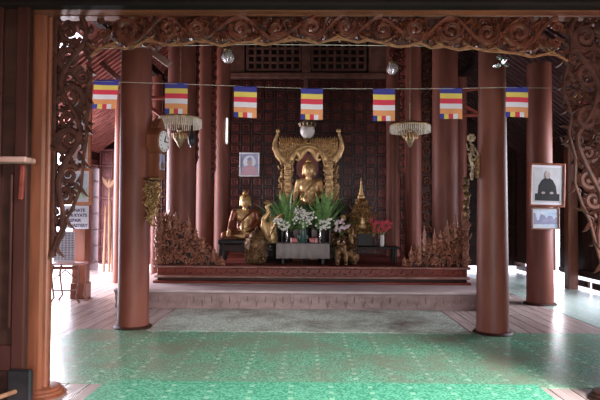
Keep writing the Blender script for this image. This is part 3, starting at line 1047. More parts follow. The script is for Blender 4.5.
bracket(left_in, 52, 'tall openwork carved bracket running down the arch post on the notice side', 7, 25)
right_in = [(562, 57), (567, 68), (563, 80), (563, 92), (567, 104), (571, 117), (568, 134), (575, 158), (574, 183), (581, 204), (589, 221), (594, 240), (600, 262), (604, 285)]
bracket(right_in, 607, 'tall openwork carved bracket running down the arch post on the portrait column side', 9, 330)

# ---- arch post and door leaf, foreground
pw = thing('arch_post', (at(39, 390, AY).x, AY + .02, 0), 'reddish wooden arch post beside the dark panelled door leaf', 'post')
cxp = at(39.5, 200, AY).x
hw = 11 / F * AY
MB().box((cxp - 0.012, AY + 0.02, 1.6), (hw * 2 - 0.02, 0.2, 3.2), bev=0.02).build('shaft', 'teak', pw)
MB().tube([(cxp + hw * .80, AY + 0.0, 0.05), (cxp + hw * .80, AY, 3.15)], 0.024, 10).build('edge_roll', 'teak', pw)
MB().lathe([(0.19, 0), (0.195, 0.015), (0.17, 0.022), (0.172, 0.04), (0.15, 0.05), (0.152, 0.066), (0.13, 0.075)], (cxp + .03, AY + .03, 0), 36).build('ringed_foot', 'teak', pw)

cxr = at(617, 200, AY).x
pw2 = thing('arch_post', (cxr, AY + .02, 0), 'arch post on the portrait column side, only its round ringed foot in view', 'post')
MB().box((cxr, AY + 0.02, 1.6), (hw * 2, 0.2, 3.2), bev=0.02).build('shaft', 'teak', pw2)
MB().lathe([(0.19, 0), (0.195, 0.015), (0.17, 0.022), (0.172, 0.04), (0.15, 0.05), (0.152, 0.066), (0.13, 0.075)], (cxr - .02, AY + .03, 0), 36).build('ringed_foot', 'dark', pw2)

DY = 4.38
dl = thing('door_leaf', (at(12, 300, DY).x, DY, 0), 'dark panelled wooden door leaf folded back beside the arch post', 'door')
x0 = at(-30, 200, DY).x; x1 = at(27.5, 200, DY).x
mb = MB()
mb.box(((x0 + x1) / 2, DY + 0.03, 1.6), (x1 - x0, 0.03, 3.2))
mb.build('panel', 'dark', dl)
mb = MB()
mb.box((x1 - 0.05, DY, 1.6), (0.10, 0.05, 3.2), bev=.008)
mb.box((at(-4, 200, DY).x, DY, 1.6), (0.08, 0.05, 3.2), bev=.008)
z_r = at(10, 345, DY).z
mb.box(((x0 + x1) / 2, DY + .006, z_r - .1), (x1 - x0 - .02, 0.04, 0.2), bev=.008)
mb.build('stile_frame', 'door_wood', dl)
mb = MB()
xa = at(11, 300, DY).x
mb.box((xa, DY - 0.02, 1.2), (0.022, 0.03, 1.2), bev=0.006)
mb.build('beading', 'door_wood', dl)
hinge = MB()
hinge.box((at(21, 380, DY - .06).x, DY - 0.07, 0.13), (0.18, 0.06, 0.32), bev=.012)
hinge.build('iron_shoe', 'iron', dl)
z_s = at(10, 160, 4.2).z
sh = MB()
sh.box((at(10, 160, 4.2).x, 4.22, z_s), (0.30, 0.16, 0.045), bev=0.008)
solo(sh, 'wall_shelf', 'plinth_pale', 'narrow greyish ledge fixed across the dark door leaf', 'shelf')
sk = MB()
sk.box((at(21, 182, 4.3).x, 4.315, at(21, 182, 4.3).z), (0.035, 0.03, 0.27), rot=(0, R(3), 0), bev=.006)
solo(sk, 'wooden_bracket', 'plinth', 'small pale wooden strut under the greyish ledge', 'bracket')
solo(MB().tube([at(-6, 399, 4.1), at(17, 391, 4.3)], 0.018, 8), 'wooden_stick', 'pole', 'short wooden stick lying by the foot of the door leaf', 'stick')

# ================================================================== FLOOR MATS
def floor_mat(xa, ya, xb, yb, z, m, label, rot=0.0):
    mb = MB()
    nxm, nym = 24, 16
    cx, cy = (xa + xb) / 2, (ya + yb) / 2
    rng = random.Random(int(abs(xa * 100 + ya * 10)))
    vs = []; fs = []
    for j in range(nym + 1):
        for i in range(nxm + 1):
            x = xa + (xb - xa) * i / nxm; y = ya + (yb - ya) * j / nym
            vs.append((x, y, z + 0.0012 * math.sin(x * 5 + y * 3) + 0.0012))
    for j in range(nym):
        for i in range(nxm):
            a = j * (nxm + 1) + i
            fs.append((a, a + 1, a + nxm + 2, a + nxm + 1))
    mb.add(vs, fs)
    n0 = nxm + 1
    # thin turned-down border
    ring = [i for i in range(nxm + 1)] + [j * n0 + nxm for j in range(1, nym + 1)] + [nym * n0 + i for i in range(nxm - 1, -1, -1)] + [j * n0 for j in range(nym - 1, 0, -1)]
    base = [(vs[i][0], vs[i][1], 0.0005) for i in ring]
    o = len(mb.v)
    mb.add(base, [])
    k = len(ring)
    for i in range(k):
        mb.f.append((ring[i], o + i, o + (i + 1) % k, ring[(i + 1) % k])); mb.m.append(0)
    return solo(mb, 'floor_mat', m, label, 'floor mat', 'green vinyl floor mats')


floor_mat(-1.78, 1.8, 2.02, 5.0, 0.009, 'mat_near', 'brightest green floor mat, nearest and inside the arch')
floor_mat(-2.95, 4.93, 4.35, 7.2, 0.004, 'mat_mid', 'large green floor mat with rows of pale dashes between the front columns')
floor_mat(-2.04, 7.12, 2.06, 8.82, 0.007, 'mat_old', 'dirty dark grey-green floor mat along the foot of the altar step')
floor_mat(3.9, 7.3, 5.45, 11.2, 0.004, 'mat_pale', 'pale green floor mat by the plank wall slit')
floor_mat(3.05, 11.3, 5.45, 14.4, 0.004, 'mat_pale', 'pale green floor mat farthest back in the aisle by the plank wall')

# ================================================================== FLAGS
FY = 6.7
str_pts_px = [(70, 80), (92, 81), (118, 82), (165, 83.5), (210, 85), (258, 87), (312, 88.5), (360, 88.8), (410, 88.8), (450, 88.6), (505, 87.5), (550, 88), (606, 89)]
solo(MB().tube([at(x, y, FY) for x, y in str_pts_px], 0.0035, 5), 'flag_string', 'string', 'thin pale string of Buddhist flags stretched across the hall', 'string')
solo(MB().tube([at(x, y, 4.63) for x, y in [(96, 49), (160, 46), (250, 44.5), (330, 45), (420, 46), (520, 52)]], 0.002, 5), 'wire', 'string', 'fine wire running just below the carved valance', 'wire')
flags = [((94.5, 80), 25, 31, 5, 'in front of the slatted aisle roof above the notices'),
         ((165, 83), 23, 33, 0, 'above the fringed lamp beside the clock'),
         ((234, 86.5), 23, 33, 0, 'above the framed portrait on the shrine wall'),
         ((301, 88.5), 22, 33, 0, 'right above the globe lamp of the golden throne'),
         ((373, 89), 22, 34, 0, 'beside the fringed lamp on the sconce side, nearer the throne'),
         ((440, 88), 22, 33, 0, 'on the thick column near the sconce'),
         ((506, 87), 22, 32, 0, 'between the sconce column and the column with pictures'),
         ((575, 89), 22, 32, 0, 'seen through the carved bracket by the portrait column')]
SEQ = ['blue', 'yellow', 'crimson', 'pure', 'orange']
for k, ((px, py), wpx, hpx, tilt, where) in enumerate(flags):
    mb = MB()
    o = at(px, py, FY); W = wpx / F * FY; H = (hpx - 2) / F * FY
    nx_, nz_ = 10, 12
    ph = k * 1.3
    def vtx(i, j):
        u, v = i / nx_, j / nz_
        x = o.x + W * u - H * v * math.tan(R(tilt)); z = o.z - H * v + (0.004 * math.sin(ph + u * 3)) * v - (W * u * 0.02 if k else -W * u * -0.03)
        y = o.y + 0.012 * math.sin(u * 5 + ph) * (0.3 + v)
        return (x, y, z)
    vs = [vtx(i, j) for j in range(nz_ + 1) for i in range(nx_ + 1)]
    mb.v = [Vector(p) for p in vs]
    for j in range(nz_):
        for i in range(nx_):
            a = j * (nx_ + 1) + i
            row = j * 6 // nz_
            c = row if row < 5 else i * 5 // nx_
            mb.f.append((a, a + 1, a + nx_ + 2, a + nx_ + 1)); mb.m.append(c)
            
    fl = thing('buddhist_flag', (o.x + W / 2, FY, o.z - H), 'small striped Buddhist flag ' + where, 'flag', 'Buddhist flags on the string')
    mb.build('cloth', ['f_' + s_ for s_ in SEQ], fl)
    MB().tube([(o.x, FY, o.z), (o.x + W * .5, FY, o.z - .001), (o.x + W, FY, o.z - (.004 if k else 0))], 0.006, 6).build('hem', 'f_blue', fl)

# ================================================================== STATUES
def buddha(px, py_seat, Y, H, label, group=None, z=None, tint='gold', robe='robe', yawd=0.0, slim=1.0):
    g = at(px, py_seat, Y)
    if z is not None: g.z = z
    t = thing('buddha_statue', g, label, 'statue', group)
    c, s_ = math.cos(yawd), math.sin(yawd)
    def L(x, y, z_):
        if z_ > .66:
            x *= 1.14; y *= 1.14; z_ = .65 + (z_ - .66) * 1.18
        else:
            x *= slim
        z_ /= 1.085
        return (g.x + (x * c - y * s_) * H, g.y + (x * s_ + y * c) * H, g.z + z_ * H)
    def C(a, ra, b, rb): return ('c', L(*a), ra * H, L(*b), rb * H)
    def E(a, r, rot=None): return ('e', L(*a), tuple(q * H for q in r), rot) if rot else ('e', L(*a), tuple(q * H for q in r))
    body = [E((0, .02, .12), (.17, .13, .12)), C((0, .02, .12), .125, (0, .01, .33), .105), E((0, 0, .45), (.165, .10, .13)),
            C((-.16, .01, .555), .052, (.16, .01, .555), .052), C((0, .01, .55), .06, (0, 0, .68), .046),
            E((0, -.015, .755), (.098, .11, .118)), E((0, -.05, .715), (.066, .057, .055)),
            C((-.2, .01, .545), .055, (-.255, -.01, .34), .043), C((-.255, -.01, .34), .042, (-.27, -.2, .17), .03),
            C((.2, .01, .545), .055, (.25, .0, .34), .043), C((.25, .0, .34), .042, (.06, -.2, .19), .03),
            C((.1, 0, .1), .1, (.36, -.14, .075), .07), C((-.1, 0, .1), .1, (-.36, -.14, .075), .07),
            C((.36, -.14, .07), .066, (-.05, -.27, .065), .045), C((-.36, -.14, .07), .066, (.05, -.24, .1), .045),
            E((-.09, -.27, .075), (.075, .04, .03)), E((.1, -.25, .115), (.075, .04, .03)),
            E((0, -.215, .185), (.07, .045, .028)), E((-.275, -.235, .145), (.036, .03, .045))]
    for k in range(4):
        body.append(C((-.298 + k * .016, -.26, .125), .0105, (-.302 + k * .018, -.285 + .003 * abs(k - 1.5), .055 + .006 * abs(k - 1)), .009))
        body.append(C((-.03, -.235 + k * .016 - .02, .19), .0105, (-.105, -.24 + k * .018 - .02, .185), .009))
    body.append(C((-.25, -.24, .14), .011, (-.235, -.275, .10), .0095)); body.append(C((.02, -.235, .2), .011, (-.02, -.27, .215), .0095))
    # ears, nose, brow, lips
    for sg in (-1, 1):
        body.append(C((sg * .083, .0, .79), .014, (sg * .088, -.0, .69), .016))
        body.append(E((sg * .034, -.09, .765), (.02, .012, .010)))
    body += [C((0, -.092, .775), .010, (0, -.112, .735), .014), E((0, -.096, .70), (.022, .012, .009))]
    organic(body, 'body', tint, t, voxel=0.0085 * H, smooth=4)
    hair = MB()
    hair.ball(L(0, .008, .80), (.109 * H, .114 * H, .10 * H), 20)
    hair.ball(L(0, .01, .885), (.053 * H, .053 * H, .058 * H), 14)
    hair.lathe([(.02 * H, 0), (.022 * H, .012 * H), (.012 * H, .03 * H), (.003 * H, .04 * H)], L(0, .01, .915), 10)
    rng = random.Random(5)
    for i in range(170):
        a = rng.uniform(0, 2 * PI); e = rng.uniform(0.05, 1.0) * PI / 2
        x_, y_, z_ = math.cos(a) * math.cos(e), math.sin(a) * math.cos(e), math.sin(e)
        if y_ < -0.55 and z_ < 0.35: continue
        hair.ball(L(x_ * .085, .008 + y_ * .089, .80 + z_ * .084), .008 * H, 5)
    hair.build('hair', 'hair_gold', t)
    # eyes
    ey = MB()
    for sg in (-1, 1):
        ey.ball(L(sg * .033, -.098, .764), (.015 * H, .006 * H, .004 * H), 8)
        ey.tube([L(sg * .012, -.1, .79), L(sg * .034, -.097, .797), L(sg * .058, -.082, .788)], .003 * H, 5)
    ey.build('eyes', 'black', t)
    rb = [C((.2, .012, .548), .066, (.253, .0, .34), .056), C((.253, .0, .34), .055, (.12, -.16, .215), .046),
          C((.12, .0, .56), .06, (-.1, -.04, .36), .03), C((.14, .03, .5), .085, (.06, .04, .25), .1), C((-.1, .04, .45), .07, (-.06, .04, .2), .1),
          C((.1, 0, .1), .108, (.365, -.14, .075), .077), C((-.1, 0, .1), .108, (-.365, -.14, .075), .077),
          C((.36, -.14, .07), .071, (0.06, -.255, .065), .05), C((-.36, -.14, .07), .071, (-.02, -.235, .085), .052),
          C((.1, .04, .07), .13, (-.1, .04, .07), .13), C((-.02, -.13, .09), .08, (.02, -.13, .09), .08)]
    if robe == 'robe':
        rb += [C((-.2, .01, .548), .066, (-.258, -.01, .34), .056), C((-.258, -.01, .34), .054, (-.27, -.17, .2), .042)]
    rbo = organic(rb, 'robe', robe, t, voxel=0.011 * H, smooth=5)
    rm = MB()
    for q in range(5):                                  # folds over the chest
        a0 = .04 * q
        rm.tube([L(.17 - a0 * .3, -.055, .57), L(.08 - a0 * .5, -.115, .48 - a0 * .2), L(-.06 - a0 * .2, -.115, .36 - a0 * .3), L(-.13, -.07, .28 - a0 * .3)], .006 * H, 5)
    rm.build('robe_folds', robe, rbo)
    # lotus seat
    st = MB()
    st.lathe([(.40 * H, -.0 * H), (.42 * H, .012 * H), (.38 * H, .03 * H)], L(0, -.06, -.002), 32, sy=.72)
    st.build('lotus_seat', 'gold_dark', t)
    return t


# main image in the throne
TY = 11.55
mainz = at(308, 214, TY - .25).z
buddha(308.5, 212, TY - .25, 1.2, 'gilded seated Buddha statue inside the golden arched throne', tint='gold', robe='gold_robe', slim=.84)
ped = thing('pedestal', (at(308, 260, TY).x, TY, PZ), 'stepped red and gold pedestal carrying the throne and its Buddha', 'pedestal')
zp = mainz - .01
px_ = at(308, 200, TY).x
for i, (nm, wd, z0, z1, m) in enumerate((('foot', 1.6, PZ, PZ + .14, 'gold_dark'), ('waist', 1.3, PZ + .14, zp - .12, 'panel'), ('top_slab', 1.5, zp - .12, zp, 'gold_dull'))):
    MB().box((px_, TY, (z0 + z1) / 2), (wd, 1.2 - i * .1, z1 - z0), bev=.02).build(nm, m, ped)
mb = MB(); rng = random.Random(8)
for k in range(26):
    mb.leaf((px_ - .62 + k * .05, PZ + .16), PI / 2, .16, .022, TY - .58, .02, curl=0)
mb.build('petal_band', 'gold_dull', ped)

# throne back
BY = TY + 0.25
def B(px, py): return at(px, py, BY)
thr = thing('throne_back', (B(308, 204).x, BY, zp), 'golden carved throne back with upturned flame wings over the central Buddha', 'throne back')
CX = 308.3
arch = MB(); crest = MB(); mane = MB()
for sg in (-1, 1):
    wing = MB(); pil = MB()
    def Q(dx, py, dy=0.0):
        q = B(CX + sg * dx, py); return Vector((q.x, BY + dy, q.z))
    wing.tube([Q(30.5, 131), Q(31, 135), Q(33, 141), Q(33.5, 148), Q(30, 155), Q(25, 160), Q(20, 165), Q(17.5, 172)],
              [.012, .032, .042, .058, .075, .09, .085, .07], 12, 0.6)
    wing.ball(Q(30.3, 131), .05, 8)
    arch.tube([Q(19, 172), Q(18, 163), Q(16.5, 157), Q(13, 152.5), Q(9.5, 154), Q(8, 158), Q(10, 160.5), Q(12.5, 159)], [.05, .065, .07, .07, .065, .05, .035, .025], 10, 0.7)
    arch.tube([Q(8, 158), Q(5.5, 153), Q(2.5, 150), Q(0, 149)], [.05, .055, .05, .05], 10, .7)
    arch.tube([Q(15, 158, -.05), Q(11.5, 150, -.05), Q(5, 147, -.05), Q(0, 146, -.05)], .03, 8)
    # slab between wing and arch
    poly = [Q(29, 140), Q(0, 143), Q(0, 149), Q(9, 153), Q(16, 157), Q(20, 164), Q(30, 152)]
    pp = [(v.x, v.z) for v in poly]
    mane.prism(pp if sg > 0 else pp[::-1], BY + .0, BY + .06)
    carve_fill(mane, pp, BY - 0.01, (.06, .04, .026), 30 + sg, wf=.24, wmin=.009, tries=300, leaves=2)
    rng = random.Random(4 + sg)
    for k in range(13):
        dx = 2.2 + k * 2.15
        b0 = Q(dx, 142.5 - (0 if k < 3 else 0.3))
        crest.leaf((b0.x, b0.z - .02), PI / 2 + sg * 0.05, 0.13 + .02 * (k % 2), 0.026, BY - .01, 0.03, curl=-sg * .35)
        crest.leaf((b0.x, b0.z - .05), PI / 2 - sg * 0.3, 0.09, 0.024, BY - .03, 0.03, curl=sg * .3)
    # pillars, with carved side flames
    zt = Q(20, 160).z
    p0 = Q(20.5, 204); 
    pil.box((p0.x, BY, (zp + zt) / 2), (.16, .14, zt - zp), bev=.02)
    for k in range(9):
        zz = zp + (zt - zp) * (k + .5) / 9
        pil.lathe([(.08, -.03), (.105, -.01), (.105, .01), (.08, .03)], (p0.x, BY, zz), 10)
        pil.leaf((p0.x + sg * .07, zz - .04), PI / 2 - sg * .8, .17, .035, BY - .02, .03, curl=sg * .7)
        pil.leaf((p0.x - sg * .06, zz - .04), PI / 2 + sg * .7, .11, .025, BY - .05, .03, curl=-sg * .6)
    p1 = Q(27, 204)
    top1 = Q(27.5, 161).z
    mane2 = [(p1.x - .10, zp), (p1.x + .10, zp), (p1.x + .11, zp + .5), (p1.x + sg * .02, top1), (p1.x - .09, zp + .5)]
    carve_fill(pil, mane2, BY, (.075, .05, .033), 60 + sg, wf=.24, wmin=.01, tries=300, leaves=3)
    for k in range(12):
        zz = zp + (top1 - zp) * k / 12
        pil.leaf((p1.x, zz), PI / 2 - sg * rng.uniform(-.5, .9), .14, .03, BY - .03, .03, curl=sg * .6)
    wing.build('flame_wing', 'gold', thr)
    pil.build('carved_pillar', 'gold_dull', thr)
arch.build('cusped_arch', 'gold', thr)
mane.build('carved_spandrel', 'gold_mid', thr)
crest.build('flame_crest', 'gold', thr)
# dark reddish halo behind the head
MB().prism([(B(CX + math.cos(a) * 11, 0).x, B(0, 166 - math.sin(a) * 14).z) for a in [2 * PI * k / 32 for k in range(32)]], BY + .03, BY + .06).build('halo_board', 'halo_red', thr)

# left Buddha on dark bench
bench = thing('low_bench', (at(247, 262, 10.55).x, 10.55, PZ), 'low black wooden bench under the side Buddha statue', 'bench')
bz = at(247, 239, 10.6).z
bx = at(243, 250, 10.55).x
MB().box((bx, 10.55, bz - .04), (.86, .62, .08), bev=.015).build('top', 'black', bench)
for sx in (-1, 1):
    for sy in (-1, 1):
        MB().box((bx + sx * .38, 10.55 + sy * .25, (PZ + bz - .08) / 2), (.07, .07, bz - .08 - PZ), bev=.01).build('leg', 'black', bench)
MB().box((bx, 10.28, bz - .15), (.7, .03, .12), bev=.008).build('apron', 'dark', bench)
buddha(245, 238, 10.6, 1.0, 'gilded seated Buddha statue in a red-brown robe on the low black bench', z=bz + .005, tint='gold', robe='robe')

# shelves behind (dark gloom of the altar)
def low_table(name, xpx0, xpx1, y, ztp, dep, m, label, cat, legs=True):
    xa, xb = at(xpx0, 250, y).x, at(xpx1, 250, y).x
    t = thing(name, ((xa + xb) / 2, y, PZ), label, cat)
    MB().box(((xa + xb) / 2, y, ztp - .02), (xb - xa, dep, .04), bev=.01).build('tabletop', m, t)
    for sx in (-1, 1):
        for sy in (-1, 1):
            MB().box(((xa + xb) / 2 + sx * ((xb - xa) / 2 - .08), y + sy * (dep / 2 - .07), (PZ + ztp - .04) / 2), (.055, .055, ztp - .04 - PZ), bev=.008).build('leg', m, t)
    return t, xa, xb


tz = at(303, 243.5, 10.2).z
ot, oxa, oxb = low_table('offering_table', 279, 327, 10.2, tz, .42, 'black', 'low dark offering table in front of the golden throne', 'table')
cl = MB()
nseg = 40
def cloth():
    xa, xb = oxa - .035, oxb + .035
    y0, y1 = 10.2 - .235, 10.2 + .235
    vs, fs = [], []
    loop = []
    for i in range(nseg): loop.append((xa + (xb - xa) * i / nseg, y0, 0, -1))
    for i in range(16): loop.append((xb, y0 + (y1 - y0) * i / 16, 1, 0))
    for i in range(nseg): loop.append((xb - (xb - xa) * i / nseg, y1, 0, 1))
    for i in range(16): loop.append((xa, y1 - (y1 - y0) * i / 16, -1, 0))
    k = len(loop)
    drops = [0.0, 0.05, 0.15, 0.26]
    for d in drops:
        for j, (x, y, nx__, ny__) in enumerate(loop):
            wv = 0.008 * math.sin(j * 1.1) * (d / .26)
            vs.append((x + nx__ * wv, y + ny__ * wv, tz + .006 - d))
    for d in range(len(drops) - 1):
        for j in range(k):
            fs.append((d * k + j, d * k + (j + 1) % k, (d + 1) * k + (j + 1) % k, (d + 1) * k + j))
    fs.append(tuple(range(k - 1, -1, -1)))
    cl.add(vs, fs)
cloth()
clo = solo(cl, 'tablecloth', 'cloth_grey', 'plain greyish white cloth hanging over the offering table', 'tablecloth')
clo.modifiers.new('solid', 'SOLIDIFY').thickness = 0.004
TT = tz + .008

bt, _, _ = low_table('side_table', 336, 398, 10.75, at(365, 246, 10.75).z, .55, 'black', 'low black table carrying the gilded spired shrine', 'table')
BZ = at(365, 246, 10.75).z


# ---- plants
def blades(mb, base, n, length, spread, seed, width=.03, droop=.5):
    rng = random.Random(seed)
    for i in range(n):
        a = rng.uniform(0, 2 * PI); tilt = rng.uniform(.08, spread); L = length * rng.uniform(.65, 1.1)
        d = Vector((math.cos(a), math.sin(a) * .7, 0))
        side = Vector((-d.y, d.x, 0)).normalized()
        p = Vector(base); vs = []
        k = 8
        for j in range(k + 1):
            t = j / k
            ang = tilt + droop * t * t
            w_ = width * math.sin(PI * (0.12 + .88 * t)) + .001
            vs += [p - side * w_, p + Vector((0, 0, -w_ * .35)), p + side * w_]
            p = p + (d * math.sin(ang) + Vector((0, 0, math.cos(ang)))) * (L / k)
        fs = []
        for j in range(k):
            fs += [(j * 3, j * 3 + 1, j * 3 + 4, j * 3 + 3), (j * 3 + 1, j * 3 + 2, j * 3 + 5, j * 3 + 4)]
        mb.add(vs, fs)


def blossoms(mb, c, rad, n, size, seed, squash=(1, .8, .8)):
    rng = random.Random(seed)
    c = Vector(c)
    for i in range(n):
        while True:
            v = Vector((rng.uniform(-1, 1), rng.uniform(-1, 1), rng.uniform(-1, 1)))
            if v.length < 1: break
        v = v.normalized() * (rng.uniform(.5, 1))
        p = c + Vector((v.x * rad * squash[0], v.y * rad * squash[1], v.z * rad * squash[2]))
        s_ = size * rng.uniform(.7, 1.2)
        r0 = rng.uniform(0, PI)
        for k in range(5):
            a = r0 + 2 * PI * k / 5
            mb.ball(p + Vector((math.cos(a) * s_ * .6, -abs(rng.gauss(0, .2)) * s_, math.sin(a) * s_ * .6)), (s_ * .5, s_ * .22, s_ * .5), 5)
        mb.ball(p + Vector((0, -s_ * .2, 0)), s_ * .25, 5)


def vase(t, c, r, h, m, kind='trumpet'):
    if kind == 'trumpet':
        prof = [(r * .6, 0), (r * .65, h * .04), (r * .25, h * .15), (r * .3, h * .25), (r * .62, h * .45), (r * .6, h * .6), (r * .4, h * .78), (r * .75, h * .96), (r * .8, h)]
    elif kind == 'goblet':
        prof = [(r * .7, 0), (r * .7, h * .06), (r * .18, h * .14), (r * .18, h * .42), (r * .8, h * .55), (r, h * .8), (r * .85, h)]
    else:
        prof = [(r * .75, 0), (r, h * .1), (r, h * .9), (r * .95, h), (r * .85, h)]
    vb = MB().lathe(prof, c, 18).build('vase_body', m, t)
    MB().lathe([(r * .86, 0), (r * .9, h * .02), (r * .8, h * .03)], (c[0], c[1], c[2] + h * .97), 18).build('rim', m, vb)


def bouquet(px, py_base, Y, z, vr, vh, vm, vk, label, leaf_n, leaf_len, spread, seed, fl=None, leafm='leaf', width=.028, cat='vase of flowers', droop=.5, group='flower vases on the altar'):
    g = at(px, py_base, Y)
    c = (g.x, Y, z)
    t = thing('potted_plant' if cat == 'potted plant' else 'flower_vase', c, label, cat, group)
    vase(t, c, vr, vh, vm, vk)
    if leaf_n:
        mb = MB(); blades(mb, (g.x, Y, z + vh * .85), leaf_n, leaf_len, spread, seed, width, droop)
        mb.build('leaves', leafm, t)
    if fl:
        mb = MB(); stm = MB()
        for (fx, fy, fr, n, s_, m) in fl:
            q = at(fx, fy, Y - .05)
            blossoms(mb, (q.x, Y - .05, q.z), fr, n, s_, seed + int(fx))
            for e in range(6):
                rng = random.Random(e + int(fx))
                stm.tube([(g.x, Y, z + vh * .8), ((g.x + q.x) / 2, Y - .02, (z + vh + q.z) / 2 + .03), (q.x + rng.uniform(-.6, .6) * fr, Y - .05, q.z + rng.uniform(-.4, .4) * fr)], .004, 4)
        mb.build('blossoms', fl[0][5], t)
        stm.build('stems', 'leaf_dark', t)
    return t


# tall leafy vases on the platform behind the table (stand on pots)
bouquet(287, 260, 10.62, PZ, .11, .62, 'black', 'urn', 'tall pot of long green blade leaves beside the golden bird, clock side of the throne', 80, .85, 1.15, 3, leafm='leaf', width=.044, cat='potted plant', group='pots of long green leaves')
bouquet(323, 260, 10.62, PZ, .11, .62, 'black', 'urn', 'tall pot of long green blade leaves beside the lilac bouquet', 80, .85, 1.15, 9, leafm='leaf', width=.044, cat='potted plant', group='pots of long green leaves')
bouquet(306, 260, 10.72, PZ, .1, .98, 'black', 'urn', 'pot of dark bushy leaves in the middle, right below the central Buddha', 50, .36, 1.1, 12, leafm='leaf_dark', width=.03, cat='potted plant', group='pots of dark bushy leaves')
bouquet(277, 260, 10.98, PZ, .09, 1.0, 'black', 'urn', 'tall vase of dark small leaves behind the golden bird', 70, .34, 1.2, 14, leafm='leaf_dark', width=.026, cat='potted plant', group='pots of dark bushy leaves')
bouquet(336, 260, 10.98, PZ, .09, 1.0, 'black', 'urn', 'tall vase of dark small leaves behind the lilac bouquet', 80, .38, 1.2, 15, leafm='leaf_dark', width=.026, cat='potted plant', group='pots of dark bushy leaves')
bouquet(287, 243, 10.25, TT, .045, .26, 'silver', 'trumpet', 'silver vase of white blossoms at the bird end of the offering table', 10, .2, .8, 21, [(284, 225, .14, 42, .017, 'flower_white'), (277, 221, .08, 18, .02, 'flower_white')])
bouquet(303, 243, 10.2, TT, .06, .24, 'green_glaze', 'urn', 'dark green vase with the highest spray of white blossoms, centre of the offering table', 14, .26, .7, 22, [(303, 219, .19, 60, .018, 'flower_white'), (299, 211, .13, 26, .017, 'flower_white'), (310, 216, .13, 26, .017, 'flower_white')])
bouquet(320, 243, 10.25, TT, .045, .26, 'silver', 'trumpet', 'silver vase of white blossoms at the shrine end of the offering table', 10, .2, .8, 23, [(323, 225, .14, 44, .017, 'flower_white'), (330, 221, .08, 16, .02, 'flower_white')])
bouquet(341.5, 246, 10.6, BZ, .05, .2, 'white', 'urn', 'white vase of lilac and white blossoms beside the spired shrine', 8, .18, .9, 31, [(341, 226, .16, 44, .024, 'flower_pink')])
bouquet(382, 246, 10.65, BZ, .04, .22, 'white', 'urn', 'white vase with the bright red bouquet', 8, .2, .9, 32, [(379, 227, .17, 46, .024, 'flower_red'), (387, 225, .13, 30, .024, 'flower_red'), (372, 221, .07, 10, .022, 'flower_red')])

# small offerings on the table
def goblet(px, label):
    g = at(px, 243, 10.08)
    mb = MB().lathe([(.03, 0), (.03, .01), (.008, .02), (.008, .06), (.032, .085), (.035, .12), (.028, .14), (.03, .15)], (g.x, 10.08, TT), 14)
    solo(mb, 'offering_cup', 'green_glaze', label, 'cup', 'stemmed cups on the offering table')
goblet(299, 'dark stemmed offering cup on the bird side of the central green vase')
goblet(306.5, 'dark stemmed offering cup on the shrine side of the central green vase')
for px0, px1, lb in ((290, 298, 'small red lacquer box behind the cups, bird end of the offering table'), (309, 318, 'small red lacquer box behind the cups, shrine end of the offering table')):
    xa, xb = at(px0, 240, 10.34).x, at(px1, 240, 10.34).x
    t = thing('lacquer_box', ((xa + xb) / 2, 10.34, TT), lb, 'box', 'red lacquer boxes')
    MB().box(((xa + xb) / 2, 10.34, TT + .035), (xb - xa, .1, .07), bev=.008).build('body', 'red', t)
    MB().box(((xa + xb) / 2, 10.34, TT + .08), (xb - xa + .01, .11, .02), bev=.006).build('lid', 'red', t)
for px, lb in ((291, 'thin white candle beside the bird-end silver vase'), (316, 'thin white candle beside the shrine-end silver vase')):
    g = at(px, 243, 10.06)
    t = thing('candle', (g.x, 10.06, TT), lb, 'candle', 'white candles on the offering table')
    MB().lathe([(.011, 0), (.011, .09), (.006, .095)], (g.x, 10.06, TT), 10).build('wax', 'white', t)
    MB().lathe([(.028, 0), (.03, .006), (.014, .01), (.014, .02)], (g.x, 10.06, TT), 12).build('holder', 'brass', t)

# ---- golden mythical bird
g = at(271, 243, 10.45)
bd = thing('gilded_bird', (g.x, 10.45, PZ), 'tall golden bird figure with curved neck between the side Buddha and the table', 'statue')
def G(px, py, dy=0): q = at(px, py, 10.45 + dy); return (q.x, 10.45 + dy, q.z)
organic([('c', G(270, 204), .03, G(266.5, 207), .035), ('c', G(266.5, 207), .035, G(269, 212), .035), ('c', G(269, 212), .035, G(264, 219), .05), ('c', G(264, 219), .05, G(264, 227), .07),
         ('c', G(264, 227), .07, G(268, 236), .085), ('c', G(268, 236), .085, G(273, 241), .09), ('c', G(271, 226), .09, G(272, 238), .11), ('c', G(272, 218), .05, G(272, 228), .09),
         ('c', G(270.5, 203.5), .026, G(273, 205), .009)], 'body', 'gold', bd, voxel=.012, smooth=6)
mb = MB()
for k in range(9):
    q = G(270 + k * .8, 238 - k * 2.2, -.06)
    mb.leaf((q[0], q[2]), PI / 2 - .25 - k * .04, .30 - k * .012, .035, q[1] - .03, .03, curl=-.5)
mb.build('wing', 'gold_dull', bd)
mb = MB()
for k in range(4):
    q = G(269 - k * .8, 204, -.02)
    mb.leaf((q[0], q[2]), PI / 2 + .3 * k, .08, .016, q[1], .015, curl=.4)
mb.build('crest', 'gold_dull', bd)
zb2 = at(271, 243, 10.45).z
MB().lathe([(.19, 0), (.2, .03), (.15, .06), (.11, .12), (.15, zb2 - PZ - .05), (.17, zb2 - PZ)], (g.x + .01, 10.45, PZ), 20).build('stand', 'black', bd)
mb = MB()
for k in range(3):
    q = G(265 + k * 2, 244 + k * 3, -.2)
    mb.lathe([(.09 - .01 * k, 0), (.1 - .01 * k, .015), (.06, .03)], (q[0], q[1], q[2]), 14)
mb.build('silver_dishes', 'silver', bd)

